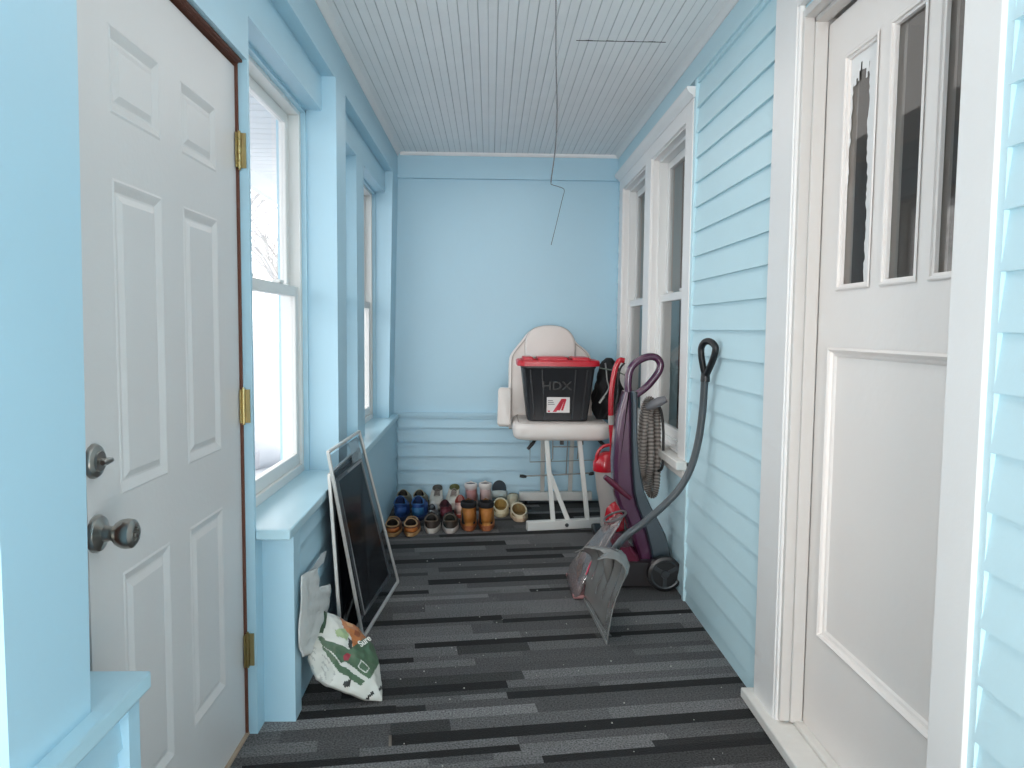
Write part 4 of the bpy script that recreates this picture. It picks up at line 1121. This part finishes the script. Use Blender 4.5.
# clear nozzle hood sloping down to the floor at the front
mb = MB(); rings = []
st_ = [((.615, 3.63, .335), .045, .055, .022), ((.585, 3.61, .30), .055, .075, .030), ((.540, 3.61, .235), .055, .11, .035), ((.490, 3.61, .165), .05, .15, .035), ((.440, 3.61, .090), .045, .17, .030), ((.415, 3.61, .02), .030, .175, .012)]
for (cx, cy, cz), a, b, c_ in st_:
    rg_ = []
    for k in range(28):
        t = 2*PI*k/28; ex_ = lambda v: math.copysign(abs(v)**.6, v)
        rg_.append(Vector((cx+a*ex_(math.cos(t))*.8, cy+b*ex_(math.sin(t)), max(.004, cz+c_*ex_(math.cos(t))*.9))))
    rings.append(rg_)
mb.loft(rings, cap=False)
nz = obj('clear_nozzle', mb, m_clear, pc, smooth=50, solid=.002)
mb = MB().tube([Vector((.615+.052*math.cos(t), 3.63+.062*math.sin(t), .350+.022*math.cos(t))) for t in [2*PI*k/30 for k in range(30)]], .0055, n=8, closed=True)
obj('nozzle_rim', mb, mat('grey_rim', (96, 92, 94), .35), nz, smooth=60)
mb = MB(); mb.tube([(.452, 3.435, .125), (.47, 3.455, .155), (.505, 3.49, .21)], [.003, .005, .003], n=8); obj('nozzle_sticker', mb, mat('pink_sticker', (204, 70, 96), .5), nz, smooth=60)
mb = MB().box(.395, .50, 3.45, 3.78, .003, .022); obj('suction_lip', mb, mat('rose_lip', (168, 120, 120), .5), pc, bevel=.006)

# ------------------------------------------------------------------ snow shovel
m_scoop = mat('silver_grey_plastic', (118, 118, 116), .22, var=.05, coat=.4)
m_shaft = mat('dark_grey_shaft', (66, 72, 76), .32, var=.05)
sv = thing('snow_shovel', (.47, 3.2, 0), 'grey snow shovel with bent dark shaft leaning on the right wall', 'shovel')
prof = [(0, 0), (.010, .05), (.022, .10), (.036, .15), (.054, .20), (.076, .25), (.094, .29), (.102, .325), (.094, .355), (.070, .380), (.036, .390), (.005, .380)]
mb = MB(); NV = 60; rings = []
for j in range(NV+1):
    v = j/NV
    p0 = Vector((.477-.030*v, 2.945+.50*v, 0))
    k = 1-.34*v; e = (2*v-1)
    rg_ = []
    for i, (dx, dz) in enumerate(prof):
        s = i/(len(prof)-1)
        corn = 1-.10*max(0, abs(e)-.75)*4*s             # rounded top corners
        flute = .017*math.sin(v*PI*9)*min(1, max(0, (s-.25)*3))*(1 if .08 < v < .92 else .2)
        wing = -.060*max(0, abs(e)-.55)**1.5*s*3         # ends curl forward
        rg_.append(Vector((p0.x+dx*k+wing+flute, p0.y, (dz*k*corn))))
    rings.append(rg_)
mb.loft(rings, cap=False, open_ring=True)
sc_ = obj('scoop', mb, m_scoop, sv, smooth=60, solid=.004)
mb = MB()
a = Vector((.477, 2.945, .006)); b = Vector((.447, 3.445, .006)); mb.bar(a, b, .006, .016); obj('wear_strip', mb, mat('pale_metal_edge', (170, 170, 168), .35, metal=.5), sc_)
mb = MB().tube(catmull([(.525, 3.20, .16), (.520, 3.19, .22), (.515, 3.18, .275), (.530, 3.17, .315)], 4), [.010, .013, .016, .019, .021, .022, .023, .023, .022, .022, .022, .021, .021], n=14); obj('socket', mb, m_scoop, sc_, smooth=60)
path = catmull([(.515, 3.18, .275), (.540, 3.17, .325), (.585, 3.16, .385), (.651, 3.15, .438), (.738, 3.13, .525), (.800, 3.12, .600), (.842, 3.11, .690), (.866, 3.10, .800), (.878, 3.09, .930), (.878, 3.07, 1.085)], 7)
mb = MB().tube(path, .0155, n=16); sf = obj('shaft', mb, m_shaft, sv, smooth=60)
# D grip
gp = [(.879, 3.07, 1.07), (.868, 3.065, 1.11), (.858, 3.06, 1.155), (.856, 3.055, 1.19), (.866, 3.035, 1.213), (.882, 3.01, 1.212), (.894, 2.99, 1.19), (.892, 3.005, 1.15), (.886, 3.04, 1.105), (.880, 3.07, 1.07)]
mb = MB().tube(catmull(gp, 5), .0135, n=12); mb.tube([(.879, 3.07, 1.05), (.879, 3.068, 1.10)], [.019, .017], n=14)
obj('grip', mb, m_dark, sv, smooth=60)

# ------------------------------------------------------------------ light
w = bpy.data.worlds.new('overcast_sky'); SC.world = w; w.use_nodes = True
nt = w.node_tree; bgN = nt.nodes['Background']
tcn = nt.nodes.new('ShaderNodeTexCoord'); sep = nt.nodes.new('ShaderNodeSeparateXYZ'); cr = nt.nodes.new('ShaderNodeValToRGB')
nt.links.new(tcn.outputs['Generated'], sep.inputs[0]); nt.links.new(sep.outputs['Z'], cr.inputs[0])
cr.color_ramp.elements[0].color = (.88, .88, .88, 1); cr.color_ramp.elements[0].position = .0
cr.color_ramp.elements[1].color = (1.0, .99, .97, 1); cr.color_ramp.elements[1].position = .6
nt.links.new(cr.outputs[0], bgN.inputs[0]); bgN.inputs[1].default_value = 3.1
def portal(name, loc, rot, sx, sy):
    l = bpy.data.lights.new(name, 'AREA'); l.shape = 'RECTANGLE'; l.size = sx; l.size_y = sy; l.cycles.is_portal = True
    o = bpy.data.objects.new(name, l); COL.objects.link(o); o.location = loc; o.rotation_euler = rot
for a, b in (O0, O1, O2, O3): portal('window_portal', (-.915, (a+b)/2, (SILL+HEAD)/2), (0, -PI/2, 0), HEAD-SILL, b-a)
portal('window_portal', (.125, YF-.13, 1.375), (PI/2, 0, 0), 1.35, 1.75)
def area(name, loc, rot, sx, sy, power, c):
    l = bpy.data.lights.new(name, 'AREA'); l.shape = 'RECTANGLE'; l.size = sx; l.size_y = sy; l.energy = power; l.color = c
    o = bpy.data.objects.new(name, l); COL.objects.link(o); o.location = loc; o.rotation_euler = rot
area('fill_light', (-.50, -4.1, 1.30), (math.radians(93), 0, math.radians(-9)), 1.0, 1.9, 150, (1, .94, .90))  # added soft fill behind the viewer, stands in for the open porch front
area('fill_light', (.50, -.2, .30), (math.radians(160), 0, 0), .7, 1.6, 13, (1, .94, .88))  # added fill facing up, out of view, brightens the ceiling
area('fill_light', (.10, 3.0, 2.44), (0, 0, 0), .7, 4.0, 9, (1, .96, .92))  # added overhead fill for the interior, not a fixture

SC.view_settings.view_transform = 'Standard'
SC.view_settings.look = 'None'
SC.view_settings.exposure = 0.42
SC.view_settings.gamma = 1.0
SC.cycles.use_denoising = True
SC.cycles.max_bounces = 8
SC.cycles.diffuse_bounces = 5
SC.cycles.transparent_max_bounces = 12
SC.cycles.caustics_reflective = False; SC.cycles.caustics_refractive = False
SC.cycles.sample_clamp_indirect = 6
